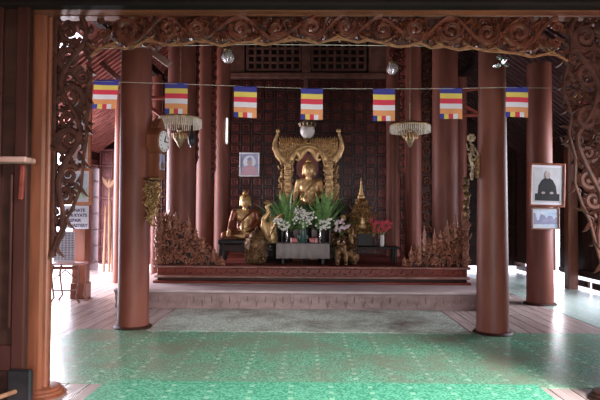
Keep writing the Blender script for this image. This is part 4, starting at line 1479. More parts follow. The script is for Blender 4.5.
# ---- carved gilt urn (left) and crouching figure (right)
g = at(255.5, 264, 10.02)
ur_ = thing('gilded_urn', (g.x, 10.02, PZ), 'squat tarnished gilt urn with domed lid in front of the side Buddha', 'urn')
zt = at(255, 238, 10.02).z - PZ
MB().lathe([(.12, 0), (.17, .02), (.19, .06), (.15, .10), (.17, .2), (.19, zt * .6), (.2, zt * .85), (.16, zt)], (g.x, 10.02, PZ), 22).build('vessel', 'gold_dark', ur_)
g3 = at(258, 238, 10.02)
MB().lathe([(.14, 0), (.15, .02), (.13, .07), (.09, .12), (.03, .15), (.02, .17), (.028, .19), (.004, .22)], (g3.x - .02, 10.02, PZ + zt - .005), 20).build('domed_lid', 'gold_dark', ur_)
mb = MB(); rng = random.Random(77)
for k in range(150):
    a = rng.uniform(PI, 2 * PI); zz = rng.uniform(.05, zt * .9)
    rr = .185
    mb.ball((g.x + math.cos(a) * rr, 10.02 + math.sin(a) * rr, PZ + zz), (.018, .014, .026), 5, rot=(0, rng.uniform(-1, 1), 0))
mb.build('relief', 'gold_dark', ur_)

g = at(346, 264, 10.05)
li = thing('gilded_lion', (g.x, 10.05, PZ), 'dark gilt crouching lion figure with raised spiky tail beside the offering table', 'statue')
def G2(dx, dy, dz): return (g.x + dx, 10.05 + dy, PZ + dz)
organic([('e', G2(0.02, .05, .2), (.17, .2, .14)), ('e', G2(-.08, -.1, .3), (.1, .1, .13)), ('e', G2(-.1, -.17, .40), (.085, .09, .08)), ('e', G2(-.1, -.26, .375), (.05, .06, .04)),
         ('c', G2(-.16, -.14, .25), .05, G2(-.17, -.2, .03), .04), ('c', G2(-.02, -.14, .25), .05, G2(-.02, -.2, .03), .04), ('e', G2(-.17, -.23, .03), (.045, .07, .03)), ('e', G2(-.02, -.23, .03), (.045, .07, .03)),
         ('e', G2(.14, .0, .13), (.1, .15, .13)), ('e', G2(.13, -.15, .03), (.05, .08, .03)), ('e', G2(-.13, .05, .13), (.08, .13, .12)),
         ('c', G2(-.16, -.15, .46), .02, G2(-.18, -.14, .5), .01), ('c', G2(-.04, -.15, .46), .02, G2(-.02, -.14, .5), .01)], 'body', 'gold_dark', li, voxel=.013, smooth=5)
mb = MB(); rng = random.Random(9)
for k in range(70):
    a = rng.uniform(0, 2 * PI)
    mb.leaf((g.x - .09 + math.cos(a) * .09, PZ + .36 + math.sin(a) * .1), a, .09, .018, 10.05 - .13 + rng.uniform(-.03, .05), .02, curl=.5)
for k in range(14):
    mb.leaf((g.x + .12 + .01 * k * .3, PZ + .15 + k * .022), PI / 2 + rng.uniform(-.8, .8), .12, .02, 10.05 + rng.uniform(-.08, .02), .02, curl=.4)
mb.build('mane_and_tail', 'gold_dark', li)
mb = MB()
for sx in (-.035, .035): mb.ball(G2(-.1 + sx, -.245, .425), .012, 6)
mb.build('eyes', 'white', li)

# ---- gilded spired shrine
SYY = 10.85
g = at(361, 246, SYY)
sr = thing('miniature_shrine', (g.x, SYY, BZ), 'small gilded shrine with a tall needle spire on the low black table', 'shrine')
def hz(py): return at(361, py, SYY).z
body = MB(); roofs = MB(); spire = MB()
body.box((g.x, SYY, (BZ + hz(231)) / 2), (.42, .34, hz(231) - BZ), bev=.015)
body.build('plinth_box', 'black', sr)
tiers = [(233, .30, .28), (226, .29, .26), (217, .24, .2), (209, .16, .16), (202, .09, .12)]
for i, (py, hw_, dp) in enumerate(tiers):
    z = hz(py); nz_ = hz(tiers[i + 1][0]) if i < 4 else hz(196)
    roofs.lathe([(hw_ * 1.12, 0), (hw_ * 1.15, .02), (hw_ * .8, (nz_ - z) * .5), (hw_ * .68, nz_ - z + .01)], (g.x, SYY, z), 4 if False else 16, sy=.8)
    nfl = 10
    for k in range(nfl):
        x_ = g.x - hw_ * 1.1 + 2.2 * hw_ * k / (nfl - 1)
        roofs.leaf((x_, z - .01), PI / 2 - (x_ - g.x) * 2.4, .12 - i * .012, .022, SYY - hw_ * .8 * math.sqrt(max(0, 1 - ((x_ - g.x) / (hw_ * 1.12)) ** 2)) - .02, .025, curl=(x_ - g.x) * 2)
roofs.build('flame_roofs', 'gold_mid', sr)
z = hz(198)
spire.lathe([(.07, 0), (.075, .03), (.045, .06), (.05, .09), (.03, .13), (.036, .16), (.02, .2), (.026, .22), (.012, .26), (.012, .3), (.022, .32), (.006, .35), (.004, hz(177) - z)], (g.x, SYY, z), 14)
spire.build('spire', 'gold', sr)
fc = MB()
fc.ball((g.x, SYY - .27, hz(222)), (.05, .03, .065), 12)
fc.ball((g.x, SYY - .25, hz(226)), (.07, .04, .05), 12)
fc.lathe([(.05, 0), (.05, .02), (.02, .05), (.004, .09)], (g.x, SYY - .26, hz(219)), 12)
fc.build('carved_niche_face', 'gold', sr)
sd = MB()
for sg in (-1, 1):
    for k in range(4):
        q0 = (g.x + sg * (.2 + .035 * k), hz(236 - k * 1.5))
        sd.leaf(q0, PI / 2 - sg * (.15 + .1 * k), .24 - .02 * k, .04, SYY - .2 + .03 * k, .035, curl=sg * .6)
sd.build('side_flames', 'gold_dull', sr)

# ---- small gilt figures standing by the throne
def small_figure(px, py0, py1, Y, label, m='gold_dull'):
    z0 = PZ
    g = at(px, py0, Y); H = at(px, py1, Y).z - z0
    t = thing('gilded_figurine', (g.x, Y, z0), label, 'figurine', 'small gilt attendant figures')
    hb = .45
    MB().lathe([(.10, 0), (.11, .03), (.07, .07), (.07, H * hb - .05), (.10, H * hb - .02), (.10, H * hb)], (g.x, Y, z0), 14).build('pedestal', 'black', t)
    zz = z0 + H * hb; h = H * (1 - hb)
    def q(x, y, z_): return (g.x + x * h, Y + y * h, zz + z_ * h)
    organic([('c', q(0, 0, .1), .17 * h, q(0, 0, .5), .11 * h), ('e', q(0, 0, .52), (.15 * h, .09 * h, .12 * h)), ('e', q(0, -.01, .77), (.085 * h, .09 * h, .11 * h)), ('c', q(0, 0, .6), .05 * h, q(0, 0, .7), .045 * h),
             ('c', q(.15, 0, .58), .05 * h, q(.17, -.05, .38), .04 * h), ('c', q(.17, -.05, .38), .04 * h, q(.01, -.16, .5), .03 * h),
             ('c', q(-.15, 0, .58), .05 * h, q(-.17, -.05, .38), .04 * h), ('c', q(-.17, -.05, .38), .04 * h, q(-.01, -.16, .5), .03 * h),
             ('c', q(0, 0, .86), .04 * h, q(0, 0, 1), .01 * h)], 'body', m, t, voxel=.011, smooth=4)
    return t
small_figure(352.5, 264, 226, 10.35, 'small gilt praying figure just behind the crouching lion')
small_figure(334, 260, 224, 10.9, 'small dark gilt figure between the leaf pot and the lilac bouquet', 'gold_dark')

# ================================================================== WALL ITEMS
def framed(name, px0, py0, px1, py1, Y, fw, frame_m, label, build_art, group=None, tilt=0.0, matte='paper', cat='framed picture', lean=0.0):
    a = at(px0, py0, Y); b_ = at(px1, py1, Y)
    W, H = b_.x - a.x, a.z - b_.z
    cx, cz = (a.x + b_.x) / 2, (a.z + b_.z) / 2
    t = thing(name, (cx, Y, cz - H / 2), label, cat, group)
    mb = MB()
    mb.box((cx, Y, cz + H / 2 - fw / 2), (W, .035, fw), bev=.006); mb.box((cx, Y, cz - H / 2 + fw / 2), (W, .035, fw), bev=.006)
    mb.box((cx - W / 2 + fw / 2, Y, cz), (fw, .034, H - 2 * fw + .004), bev=.006); mb.box((cx + W / 2 - fw / 2, Y, cz), (fw, .034, H - 2 * fw + .004), bev=.006)
    mb.build('frame', frame_m, t)
    MB().box((cx, Y + .008, cz), (W - fw, .012, H - fw), bev=0).build('mount', matte, t)
    build_art(t, cx, cz, W - 2 * fw, H - 2 * fw, Y + .002)
    if tilt: t.rotation_euler[1] = tilt
    return t


def disc(mb, x, z, rx, rz, y, n=20, y2=None):
    mb.prism([(x + rx * math.cos(2 * PI * k / n), z + rz * math.sin(2 * PI * k / n)) for k in range(n)][::-1], y - .002, y)


def art_monk(t, cx, cz, W, H, y):
    t = MB().prism([(cx - W * .44, cz - H * .44), (cx - W * .44, cz + H * .44), (cx + W * .44, cz + H * .44), (cx + W * .44, cz - H * .44)], y - .003, y).build('photo_print', 'print_grey', t)
    r = MB()
    r.prism([(cx - W * .30, cz - H * .30), (cx - W * .27, cz - H * .02), (cx - W * .17, cz + H * .12), (cx - W * .05, cz + H * .18), (cx + W * .07, cz + H * .18), (cx + W * .18, cz + H * .12), (cx + W * .28, cz - H * .03), (cx + W * .33, cz - H * .30)], y - .006, y - .002)
    r.prism([(cx - W * .38, cz - H * .40), (cx - W * .38, cz - H * .22), (cx + W * .40, cz - H * .22), (cx + W * .40, cz - H * .40)], y - .005, y - .002)
    r.build('printed_robe', 'black_cloth', t)
    s_ = MB()
    disc(s_, cx + W * .01, cz + H * .25, W * .085, H * .095, y - .009)
    disc(s_, cx - W * .12, cz - H * .2, W * .06, H * .03, y - .010); disc(s_, cx + W * .14, cz - H * .2, W * .06, H * .03, y - .010)
    s_.build('printed_face', 'skin_print', t)


RYF = r5.location.y - 0.235
framed('framed_portrait', 528.5, 163, 564.5, 207, RYF, .035, 'frame_red', 'red-brown framed portrait of a seated person in a black robe on the column', art_monk, tilt=R(-1.5) * -1)


def art_lake(t, cx, cz, W, H, y):
    t = MB().prism([(cx - W * .48, cz - H * .46), (cx - W * .48, cz + H * .46), (cx + W * .48, cz + H * .46), (cx + W * .48, cz - H * .46)], y - .003, y).build('photo_print', 'print_sky', t)
    s_ = MB(); rng = random.Random(2)
    pts = [(cx - W * .48, cz - H * .3)]
    for k in range(14): pts.append((cx - W * .48 + W * .96 * k / 13, cz + H * rng.uniform(-.12, .3)))
    pts.append((cx + W * .48, cz - H * .3))
    s_.prism(pts, y - .005, y - .002)
    s_.build('printed_scene', 'print_violet', t)
framed('framed_landscape', 531.5, 207.5, 559.5, 229.5, RYF + .01, .022, 'plinth_pale', 'small framed bluish picture hung just below the portrait on the column', art_lake)


def art_buddha(t, cx, cz, W, H, y):
    t = MB().prism([(cx - W * .5, cz - H * .5), (cx - W * .5, cz + H * .5), (cx + W * .5, cz + H * .5), (cx + W * .5, cz - H * .5)], y - .003, y).build('photo_print', 'print_violet', t)
    h_ = MB(); disc(h_, cx, cz + H * .12, W * .36, H * .30, y - .004); h_.build('printed_halo', 'print_halo', t)
    r = MB(); r.prism([(cx - W * .48, cz - H * .5), (cx - W * .42, cz - H * .2), (cx - W * .2, cz - H * .05), (cx + W * .2, cz - H * .05), (cx + W * .42, cz - H * .2), (cx + W * .48, cz - H * .5)], y - .007, y - .004)
    r.build('printed_robe', 'print_robe', t)
    s_ = MB(); disc(s_, cx, cz + H * .10, W * .14, H * .16, y - .008); s_.build('printed_face', 'skin_print', t)
    s_ = MB(); disc(s_, cx, cz + H * .24, W * .14, H * .07, y - .010); disc(s_, cx, cz + H * .31, W * .06, H * .05, y - .010); s_.build('printed_hair', 'print_violet', t)
framed('framed_portrait', 239.5, 152.5, 259.5, 176.5, SY - .07, .03, 'print_grey', 'silver framed Buddha portrait on the red panelled wall above the side statue', art_buddha)


def art_plain(m):
    def f(t, cx, cz, W, H, y):
        t = MB().prism([(cx - W * .42, cz - H * .40), (cx - W * .42, cz + H * .40), (cx + W * .42, cz + H * .40), (cx + W * .42, cz - H * .40)], y - .003, y).build('photo_print', m, t)
        s_ = MB(); rng = random.Random(7)
        pts = [(cx - W * .42, cz - H * .38)]
        for k in range(10): pts.append((cx - W * .42 + W * .84 * k / 9, cz + H * rng.uniform(-.2, .2)))
        pts.append((cx + W * .42, cz - H * .38))
        s_.prism(pts, y - .005, y - .002)
        s_.build('printed_scene', 'print_green', t)
    return f
def art_pale(t, cx, cz, W, H, y):
    t = MB().prism([(cx - W * .42, cz - H * .42), (cx - W * .42, cz + H * .42), (cx + W * .42, cz + H * .42), (cx + W * .42, cz - H * .42)], y - .003, y).build('photo_print', 'pinkcloth', t)
    s_ = MB(); disc(s_, cx, cz + H * .1, W * .24, H * .2, y - .006); s_.build('printed_shape', 'paper', t)


framed('framed_picture', 60, 168, 91.5, 205, POSTY - .02, .05, 'frame_orange', 'orange framed picture with pale green scene directly above the donation notice', art_plain('print_sky'))
framed('framed_picture', 71, 100, 90, 166.5, POSTY - .02, .04, 'frame_orange', 'upper orange framed picture on the square post, nearest the roof', art_pale)

# donation notice
a = at(60, 205.5, POSTY - .03); b_ = at(88.5, 229, POSTY - .03)
nt_ = thing('donation_notice', ((a.x + b_.x) / 2, POSTY - .03, b_.z), 'white paper notice with blue capitals asking for monastery repair donations', 'sign')
MB().box(((a.x + b_.x) / 2, POSTY - .03, (a.z + b_.z) / 2), (b_.x - a.x, .006, a.z - b_.z)).build('sheet', 'paper', nt_)
lines = ['DONATE', '$ OR KYATS', 'REPAIR', 'MONASTERY']
for i, tx in enumerate(lines):
    cu = bpy.data.curves.new('lettering', 'FONT')
    cu.body = tx; cu.size = 0.074; cu.align_x = 'CENTER'; cu.extrude = 0.0008; cu.offset = 0.0022
    cu.materials.append(M['ink'])
    tmp = bpy.data.objects.new('lettering_curve', cu); COL.objects.link(tmp)
    bpy.context.view_layer.update()
    me = bpy.data.meshes.new_from_object(tmp.evaluated_get(bpy.context.evaluated_depsgraph_get()))
    bpy.data.objects.remove(tmp); 
    if not me.materials: me.materials.append(M['ink'])
    o = bpy.data.objects.new('lettering', me); COL.objects.link(o)
    o.parent = nt_
    o.rotation_euler = (PI / 2, 0, 0)
    o.location = Vector(((a.x + b_.x) / 2 + (.035, .02, .005, .02)[i], POSTY - .0348, a.z - .105 - i * .088)) - Vector(nt_.location)

# low cane stand with printed sheet
g = onfloor(70, 303)
ztp = at(66, 264, g.y).z
xs0, xs1 = at(52, 264, g.y).x, at(81, 264, g.y).x
rs = thing('cane_stand', ((xs0 + xs1) / 2, g.y + .12, 0), 'small cane stand with bowed legs in front of the square post', 'stand')
MB().box(((xs0 + xs1) / 2, g.y + .13, ztp), (xs1 - xs0, .4, .03), bev=.01).build('tabletop', 'pinkcloth', rs)
mb = MB(); mb.box(((xs0 + xs1) / 2, g.y - .05, ztp - .06), (xs1 - xs0 - .04, .025, .05), bev=.008)
mb.build('apron', 'rattan', rs)
for sx in (xs0 + .04, xs1 - .04):
    for sy in (-.04, .28):
        q = 1 if sx > (xs0 + xs1) / 2 else -1
        MB().tube([(sx, g.y + sy, ztp - .02), (sx + q * .03, g.y + sy, ztp * .72), (sx + q * .005, g.y + sy, ztp * .4), (sx - q * .02, g.y + sy, ztp * .15), (sx + q * .04, g.y + sy, .01)], [.02, .019, .016, .016, .02], 8).build('leg', 'rattan', rs)
MB().tube([(xs0 + .04, g.y - .04, ztp * .33), (xs1 - .04, g.y - .04, ztp * .33)], .012, 8).build('stretcher', 'rattan', rs)
MB().tube([(xs0 + .05, g.y - .04, ztp * .62), ((xs0 + xs1) / 2, g.y - .04, ztp * .85), (xs1 - .05, g.y - .04, ztp * .62)], .012, 8).build('bowed_brace', 'rattan', rs)
YS = g.y + .16
a = at(54, 231, YS); b_ = at(74.5, 263, YS)
ns = thing('printed_calendar', ((a.x + b_.x) / 2, YS, ztp + .015), 'pale printed sheet of small columns standing on the cane stand', 'poster')
MB().box(((a.x + b_.x) / 2, YS, (a.z + ztp + .015) / 2), (b_.x - a.x, .012, a.z - ztp - .015)).build('sheet', 'paper', ns)
mb = MB(); rng = random.Random(3)
W_, H_ = b_.x - a.x, a.z - ztp
for r_ in range(16):
    for c_ in range(6):
        mb.box((a.x + W_ * (.1 + .16 * c_), YS - .008, a.z - H_ * (.08 + .053 * r_)), (W_ * .12 * rng.uniform(.6, 1), .002, H_ * .022))
mb.build('printed_lines', 'ink', ns)

# ---- wall clock on the column side
CY = c1.location.y + .03
gc = at(158.5, 150, CY)
clk = thing('wall_clock', (gc.x, CY, at(157, 180, CY).z), 'brown wooden pendulum clock with white dial hung beside the front column', 'clock')
yawc = R(80)
def K(x, y, z): 
    c, s_ = math.cos(yawc), math.sin(yawc)
    return Vector((gc.x + x * c + y * s_, CY + x * s_ - y * c * -1 if False else CY + (x * s_ * -1) * -1 + y * c, gc.z + z))
rotm = Matrix.Rotation(yawc, 3, 'Z')
def KK(x, y, z): return Vector((gc.x, CY, gc.z)) + rotm @ Vector((x, y, z))
u = CY / F
# case
cs = MB()
def kprism(mb, poly, y0, y1):
    k = len(poly)
    vs = [KK(x, y0, z) for x, z in poly] + [KK(x, y1, z) for x, z in poly]
    fs = [tuple(range(k)), tuple(range(2 * k - 1, k - 1, -1))] + [(i, i + k, (i + 1) % k + k, (i + 1) % k) for i in range(k)]
    mb.add(vs, fs)
rr = .185
zc = 8.5 * u
oct_ = [(rr * math.cos(PI / 8 + PI / 4 * k), zc + rr * math.sin(PI / 8 + PI / 4 * k)) for k in range(8)]
kprism(cs, oct_, -.07, .09)
kprism(cs, [(-.10, zc - rr + .02), (.10, zc - rr + .02), (.10, -27 * u), (.06, -30 * u), (-.06, -30 * u), (-.10, -27 * u)], -.05, .09)
kprism(cs, [(-.12, zc + rr - .02), (-.05, zc + rr + .09), (0, zc + rr + .12), (.05, zc + rr + .09), (.12, zc + rr - .02)], -.04, .06)
cs.build('case', 'teak', clk)
di = MB()
kprism(di, [(.14 * math.cos(2 * PI * k / 32), zc + .14 * math.sin(2 * PI * k / 32)) for k in range(32)], -.082, -.07)
dial = di.build('dial', 'white', clk)
hd = MB()
kprism(hd, [(-.008, zc), (.008, zc), (.045, zc + .08), (.035, zc + .085)], -.09, -.083)
kprism(hd, [(-.006, zc + .01), (-.006, zc - .01), (.095, zc - .01), (.095, zc + .0)], -.09, -.083)
for k in range(12):
    a_ = PI / 6 * k
    c0, s0 = math.cos(a_), math.sin(a_)
    kprism(hd, [(c0 * .108 - s0 * .006, zc + s0 * .108 + c0 * .006), (c0 * .128 - s0 * .006, zc + s0 * .128 + c0 * .006), (c0 * .128 + s0 * .006, zc + s0 * .128 - c0 * .006), (c0 * .108 + s0 * .006, zc + s0 * .108 - c0 * .006)], -.086, -.083)
hd.build('hands_and_marks', 'black', dial)
gw = MB()
kprism(gw, [(-.075, -3 * u), (.075, -3 * u), (.075, -20 * u), (-.075, -20 * u)], -.058, -.05)
gwo = gw.build('pendulum_window', 'print_violet', clk)
pn = MB()
kprism(pn, [(.045 * math.cos(2 * PI * k / 16), -16 * u + .045 * math.sin(2 * PI * k / 16)) for k in range(16)], -.068, -.06)
kprism(pn, [(-.006, -3 * u), (.006, -3 * u), (.006, -15 * u), (-.006, -15 * u)], -.066, -.06)
pn.build('pendulum', 'brass', gwo)

# black speaker-like box top of the column by the clock
g = at(147.5, 130, c1.location.y + .3)
solo(MB().box((g.x, c1.location.y + .12, g.z), (.05, .09, .16), bev=.01), 'switch_box', 'iron', 'small dark box fixed on the front column beside the clock', 'box')

# gilt carved bracket under the clock
def gilt_bracket(px, py0, py1, Y, wpx, m, label, seed, name='gilded_bracket'):
    u = Y / F
    top = at(px, py0, Y); bot = at(px, py1, Y)
    t = thing(name, (bot.x, Y, bot.z), label, 'carved bracket')
    w_ = wpx * u / 2; H = top.z - bot.z
    poly = [(top.x - w_, top.z), (top.x - w_, top.z - H * .6), (top.x - w_ * .3, bot.z), (top.x + w_ * .1, bot.z), (top.x + w_ * .6, top.z - H * .65), (top.x + w_, top.z - H * .3), (top.x + w_, top.z)]
    mb = MB()
    carve_fill(mb, poly, Y, (.06, .045, .032), seed, wf=.22, wmin=.009, tries=400, leaves=4)
    rng = random.Random(seed)
    for _ in range(90):
        x, z = rng.uniform(top.x - w_, top.x + w_), rng.uniform(bot.z, top.z)
        if inpoly(x, z, poly): mb.leaf((x, z), rng.uniform(-PI, 0), rng.uniform(.06, .11), .017, Y - rng.uniform(0, .04), .02, curl=rng.choice((-1, 1)) * .5)
    mb.build('leaf_carving', m, t)
    mb = MB().box((top.x - w_ * .2, Y + .04, top.z - H * .4), (w_ * 1.2, .04, H * .85), bev=.01)
    mb.build('back_plate', 'gold_dark', t)
    mb = MB().lathe([(w_ * .4, 0), (w_ * 1.05, .015), (w_ * 1.1, .035), (w_ * .9, .04)], (top.x, Y + .02, top.z), 18)
    mb.build('shelf', 'gold_dark', t)
    return t
gilt_bracket(152.5, 181, 224, c1.location.y - .1, 17, 'gold_dull', 'gilded leafy carved bracket hanging below the clock', 15)

# gilded wall sconce on the right column
Y = c2.location.y - .05
u = Y / F
sc = thing('gilded_sconce', (at(471.5, 178, Y).x, Y, at(471, 180, Y).z), 'pale gilded flower-shaped wall sconce on the side of the column', 'sconce')
def W2(px, py, dy=0): q = at(px, py, Y); return Vector((q.x, Y + dy, q.z))
mb = MB()
c = W2(471, 138)
for k in range(7):
    a_ = 2 * PI * k / 7
    mb.ball(c + Vector((math.cos(a_) * .034, -.01, math.sin(a_) * .034)), (.024, .018, .024), 8)
mb.ball(c + Vector((0, -.02, 0)), (.022, .03, .022), 8)
mb.build('flower_head', 'sconce_gilt', sc)
organic([('c', W2(471, 143), 0.0124, W2(473, 150), 0.0186), ('c', W2(473, 150), 0.0279, W2(470, 158), 0.0217), ('c', W2(470, 158), 0.0186, W2(473, 166), 0.0279), ('c', W2(473, 166), 0.0217, W2(472, 174), 0.0186),
         ('c', W2(472, 174), 0.0310, W2(472, 179), 0.0186), ('c', W2(475, 148), 0.0124, W2(478.5, 155), 0.0099), ('c', W2(478.5, 155), 0.0099, W2(474, 160), 0.0124), ('c', W2(468, 150), 0.0124, W2(466.5, 144), 0.0087)], 'stem', 'sconce_gilt', sc, voxel=.006, smooth=4)
mb = MB()
rng = random.Random(6)
for k in range(26):
    q = W2(rng.uniform(469, 475), rng.uniform(146, 172))
    mb.leaf((q.x, q.z), rng.uniform(.3, 2.8), .05, .011, Y - .03, .012, curl=.6)
mb.build('leaves', 'sconce_gilt', sc)
mb = MB()
for k, (px, py) in enumerate([(472, 182), (471, 190), (473, 198), (471.5, 206), (472, 214)]):
    q = W2(px, py, .25)
    mb.lathe([(.01, 0), (.035, .03), (.03, .07), (.05, .1), (.02, .13)], (q.x, Y + .25, q.z - .05), 8)
mb.build('hanging_beads', 'gold_dark', sc)
q = W2(478, 166)
MB().box((q.x - .0, Y + .02, q.z), (.06, .04, .3), bev=.01).build('wall_plate', 'gold_dark', sc)

# narrow carved strips hanging between columns
def strip(px, py0, py1, Y, wpx, label, m='valance', seed=1):
    u = Y / F
    a, b_ = at(px, py0, Y), at(px, py1, Y)
    a.z = 5.25 if abs(a.x) > 2.1 else 5.65
    w_ = wpx * u / 2
    t = thing('carved_strip', (b_.x, Y, b_.z), label, 'carved strip', 'narrow carved hangings between the columns')
    poly = [(a.x - w_, a.z), (a.x + w_, a.z), (a.x + w_, b_.z + .25), (b_.x, b_.z), (a.x - w_, b_.z + .25)]
    MB().prism(poly[::-1], Y + .01, Y + .03).build('backing_board', 'dark', t)
    mb = MB()
    carve_fill(mb, poly, Y, (w_ * .9, w_ * .55, w_ * .35), seed, wf=.2, wmin=.01, tries=300, leaves=3)
    mb.build('scrollwork', m, t)
    mb = MB()
    n_ = 16
    pts = []
    for k in range(n_ * 2 + 1):
        z = a.z + (b_.z + .2 - a.z) * k / (n_ * 2)
        pts.append((a.x + w_ * (1.15 if k % 2 else .85), Y - .01, z))
    mb.tube(pts, .014, 6)
    mb.build('scalloped_edge', m, t)
    return t
strip(193.5, 45, 172, 11.0, 11, 'carved hanging strip between the thick clock-side column and its narrow neighbour', seed=41)
strip(212.5, 45, 182, 11.5, 8, 'carved hanging strip close to the wall portrait, beside the narrow column', 'plinth', seed=42)
strip(427, 45, 245, 11.6, 11, 'carved hanging strip beside the thick column near the sconce', seed=43)
strip(402, 48, 182, 11.4, 6, 'thin carved hanging strip behind the fringed lamp on the sconce side', 'plinth', seed=44)

# ================================================================== LAMPS
def chain(mb, p, z1, step=.05):
    z = p[2]; k = 0
    while z < z1:
        r = .014
        pts = [(p[0] + (math.cos(t) * r * .6 if k % 2 else 0), p[1] + (0 if k % 2 else math.cos(t) * r * .6), z + step / 2 + math.sin(t) * step * .6) for t in [2 * PI * q / 8 for q in range(9)]]
        mb.tube(pts, .003, 4, cap=False)
        z += step; k += 1


def fringe_lamp(px, pyt, pyb, Y, wpx, label, seed):
    u = Y / F
    c = at(px, (pyt + pyb) / 2, Y); top = at(px, pyt, Y).z; bot = at(px, pyb, Y).z
    R_ = wpx * u / 2
    t = thing('fringed_chandelier', (c.x, Y, at(px, 152, Y).z), label, 'chandelier', 'brass fringed chandeliers')
    mb = MB().lathe([(R_ * .30, top - c.z + .07), (R_ * .62, top - c.z + .05), (R_ * .95, top - c.z + .012), (R_, top - c.z), (R_, top - c.z - .02), (R_ * .93, top - c.z - .01), (R_ * .6, top - c.z + .03), (R_ * .30, top - c.z + .05)], c, 36)
    mb.build('shade', 'gold_dull', t)
    mb = MB()
    n_ = 64
    for k in range(n_):
        a_ = 2 * PI * k / n_
        x, y = c.x + math.cos(a_) * R_ * .985, Y + math.sin(a_) * R_ * .985
        mb.tube([(x, y, top - .01), (x, y, top - .05), (x, y, bot + .01)], [.007, .011, .009], 5)
        mb.ball((x, y, bot), .012, 5)
    mb.build('crystal_fringe', 'crystal', t)
    mb = MB()
    for k in range(4):
        a_ = PI / 4 + PI / 2 * k
        x, y = c.x + math.cos(a_) * R_ * .8, Y + math.sin(a_) * R_ * .8
        mb.tube([(x, y, top), (x * .6 + c.x * .4, y * .6 + Y * .4, bot - .08), (c.x, Y, bot - .12)], .005, 5)
    mb.tube([(c.x, Y, bot - .1), (c.x, Y, top + .4)], .01, 6)
    mb.build('arms', 'brass', t)
    zf = at(px, 137, Y).z
    mb = MB().lathe([(.005, -.18), (.03, -.14), (.05, -.10), (.085, -.05), (.095, 0), (.075, .05), (.04, .08), (.045, .11), (.02, .14), (.01, .22)], (c.x, Y, zf), 22)
    mb.build('oil_font', 'brass', t)
    mb = MB()
    for k in range(14):
        a_ = 2 * PI * k / 14
        mb.leaf((c.x + math.cos(a_) * .115, zf - .03), PI / 2, .09, .018, Y + math.sin(a_) * .115 - .01, .012, curl=.3)
    mb.build('leaf_collar', 'gold_dull', t)
    mb = MB(); chain(mb, (c.x, Y, top + .38), 5.6, .06)
    mb.build('chain', 'brass', t)
    return t
fringe_lamp(180, 118.5, 127, 9.0, 43, 'brass chandelier with pale crystal fringe on the clock side of the altar', 1)
fringe_lamp(410, 125.5, 132, 9.4, 40, 'brass chandelier with pale crystal fringe on the sconce side of the altar', 2)
g = at(191.5, 146, 9.1)
t = thing('hanging_lamp', (g.x, 9.1, g.z), 'small dark pear-shaped lamp hanging beside the clock-side chandelier', 'lamp')
MB().lathe([(.004, 0), (.03, .01), (.05, .04), (.06, .10), (.045, .18), (.02, .24), (.014, .5)], g, 16).build('font', 'iron', t)
MB().lathe([(.02, 0), (.028, .012), (.01, .03)], (g.x, 9.1, g.z - .02), 12).build('silver_tip', 'silver', t)

# big glass globe over the throne
g = at(307.5, 131, 10.3); u = 10.3 / F
gl = thing('globe_lamp', (g.x, 10.3, g.z - .2), 'round ribbed glass globe lamp in a metal crown hanging before the throne', 'lamp')
r_ = 7.4 * u
prof = [(r_ * math.cos(a_) if abs(math.sin(a_)) < .995 else .002, r_ * 1.05 * math.sin(a_)) for a_ in [-PI / 2 + PI * k / 16 for k in range(15)]]
MB().lathe(prof, g, 24).build('globe', 'glass', gl)
mb = MB()
mb.lathe([(r_ * .85, r_ * .45), (r_ * 1.05, r_ * .62), (r_ * .7, r_ * .8), (r_ * .45, r_ * 1.25), (.02, r_ * 1.5)], g, 20)
for k in range(12):
    a_ = 2 * PI * k / 12
    mb.tube([g + Vector((math.cos(a_) * r_ * 1.02, math.sin(a_) * r_ * 1.02, r_ * .6)), g + Vector((math.cos(a_) * r_ * 1.15, math.sin(a_) * r_ * 1.15, r_ * 1.0)), g + Vector((math.cos(a_) * r_ * .9, math.sin(a_) * r_ * .9, r_ * 1.3))], [.01, .012, .004], 5)
mb.build('metal_crown', 'brass', gl)
MB().lathe([(.004, -r_ * 1.35), (.03, -r_ * 1.25), (.02, -r_ * 1.12), (.06, -r_ * 1.02), (.07, -r_ * .98)], g, 14).build('bottom_finial', 'brass', gl)
mb = MB(); chain(mb, (g.x, 10.3, g.z + r_ * 1.5), 5.6, .06); mb.build('chain', 'iron', gl)

def lantern(px, py, Y, rpx, label):
    g = at(px, py, Y); r = rpx * Y / F
    t = thing('glass_lantern', (g.x, Y, g.z - r), label, 'lantern', 'ribbed glass lanterns high up')
    MB().lathe([(.01, -r), (r * .5, -r * .88), (r * .9, -r * .45), (r, 0), (r * .9, r * .4), (r * .6, r * .8)], g, 18).build('globe', 'glass', t)
    mb = MB()
    for k in range(12):
        a_ = 2 * PI * k / 12
        mb.tube([g + Vector((math.cos(a_) * r * w_ * 1.03, math.sin(a_) * r * w_ * 1.03, z_ * r)) for w_, z_ in ((.5, -.88), (.9, -.45), (1, 0), (.9, .4), (.6, .8))], .005, 4)
    mb.build('ribs', 'silver', t)
    MB().lathe([(r * .66, r * .75), (r * .72, r * .9), (r * .5, r * 1.0), (r * .75, r * 1.2), (r * .3, r * 1.4), (.008, r * 1.8)], g, 16).build('cap', 'brass', t)
    mb = MB(); chain(mb, (g.x, Y, g.z + r * 1.8), 5.65, .06); mb.build('chain', 'iron', t)
lantern(228, 57, 9.6, 6.2, 'ribbed glass lantern high up near the lattice, on the clock side')
lantern(392.5, 69, 10.4, 5.6, 'ribbed glass lantern high up under the carved corbel by the sconce-side columns')
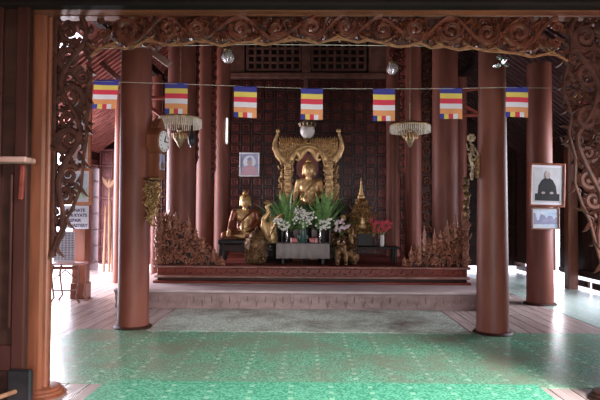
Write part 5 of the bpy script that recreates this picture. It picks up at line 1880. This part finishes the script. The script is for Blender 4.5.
# carved corbel above the second lantern
g = at(394, 56, 11.93)
mb = MB()
for k in range(14):
    rng = random.Random(k)
    mb.leaf((g.x + rng.uniform(-.1, .06), g.z + rng.uniform(-.12, .15)), rng.uniform(-2.4, -.7), .16, .03, 11.93 - rng.uniform(0, .08), .03, curl=.6)
mb.box((g.x + .04, 11.97, g.z + .05), (.16, .1, .42), rot=(0, .4, 0), bev=.02)
solo(mb, 'carved_corbel', 'plinth', 'carved leafy corbel above the lantern on the sconce side', 'corbel')

# crumpled foil lamp cover at the top, near the front right column
g = at(501, 60, 6.0)
t = thing('foil_lamp', (g.x, 6.0, g.z - .1), 'crumpled silver foil lamp cover hanging just below the valance', 'lamp')
mb = MB(); rng = random.Random(12)
for k in range(9):
    mb.ball((g.x + rng.uniform(-.07, .07) , 6.0 + rng.uniform(-.03, .03), g.z + rng.uniform(-.06, .06) ), (rng.uniform(.015, .035), .03, rng.uniform(.02, .05)), 6, rot=(rng.uniform(0, 3), rng.uniform(0, 3), 0))
mb.build('foil', 'silver', t)
MB().tube([g + Vector((-.03, 0, .06)), g + Vector((-.035, .0, 5.0 - g.z))], .004, 5).build('cord', 'iron', t)

# fluorescent tube
a, b_ = at(227, 119, 12.0), at(226.5, 142, 12.0)
t = thing('fluorescent_tube', b_, 'thin lit fluorescent tube fixed upright near the wall portrait', 'lamp')
MB().tube([a, b_], .014, 10).build('tube', 'tube', t)
MB().box(((a.x + b_.x) / 2, 12.04, (a.z + b_.z) / 2), (.05, .03, a.z - b_.z + .08), bev=.006).build('batten', 'white', t)

# a dark cord, poles & forked fan leaning at the back left
g0 = onfloor(105, 268)
def lean(px0, py0, px1, py1, r, label, fork=False):
    Y0, Y1 = 13.9, 14.6
    a, b_ = onfloor(px0, py0), at(px1, py1, Y1)
    a = at(px0, py0, Y0); a.z = 0.01 + r
    t = thing('leaning_pole', a, label, 'pole', 'wooden poles leaning at the back wall')
    MB().tube([a, b_], r, 8).build('shaft', 'pole', t)
    if fork:
        mb = MB()
        for sg in (-1, 0, 1):
            mb.tube([b_, b_ + Vector((sg * .10, 0, .12)), b_ + Vector((sg * .2, 0, .25 + (0.02 if sg else -.04)))], [.05, .07, .012], 8, .4)
        mb.build('forked_head', 'pole', t)
lean(109, 271, 109.5, 187, .028, 'pole with a forked wooden head leaning at the back wall', True)
lean(103.5, 271, 106, 207, .035, 'shortest thick pole leaning beside the forked one')
lean(112, 272, 111, 205, .03, 'plain pole leaning closest to the front column')
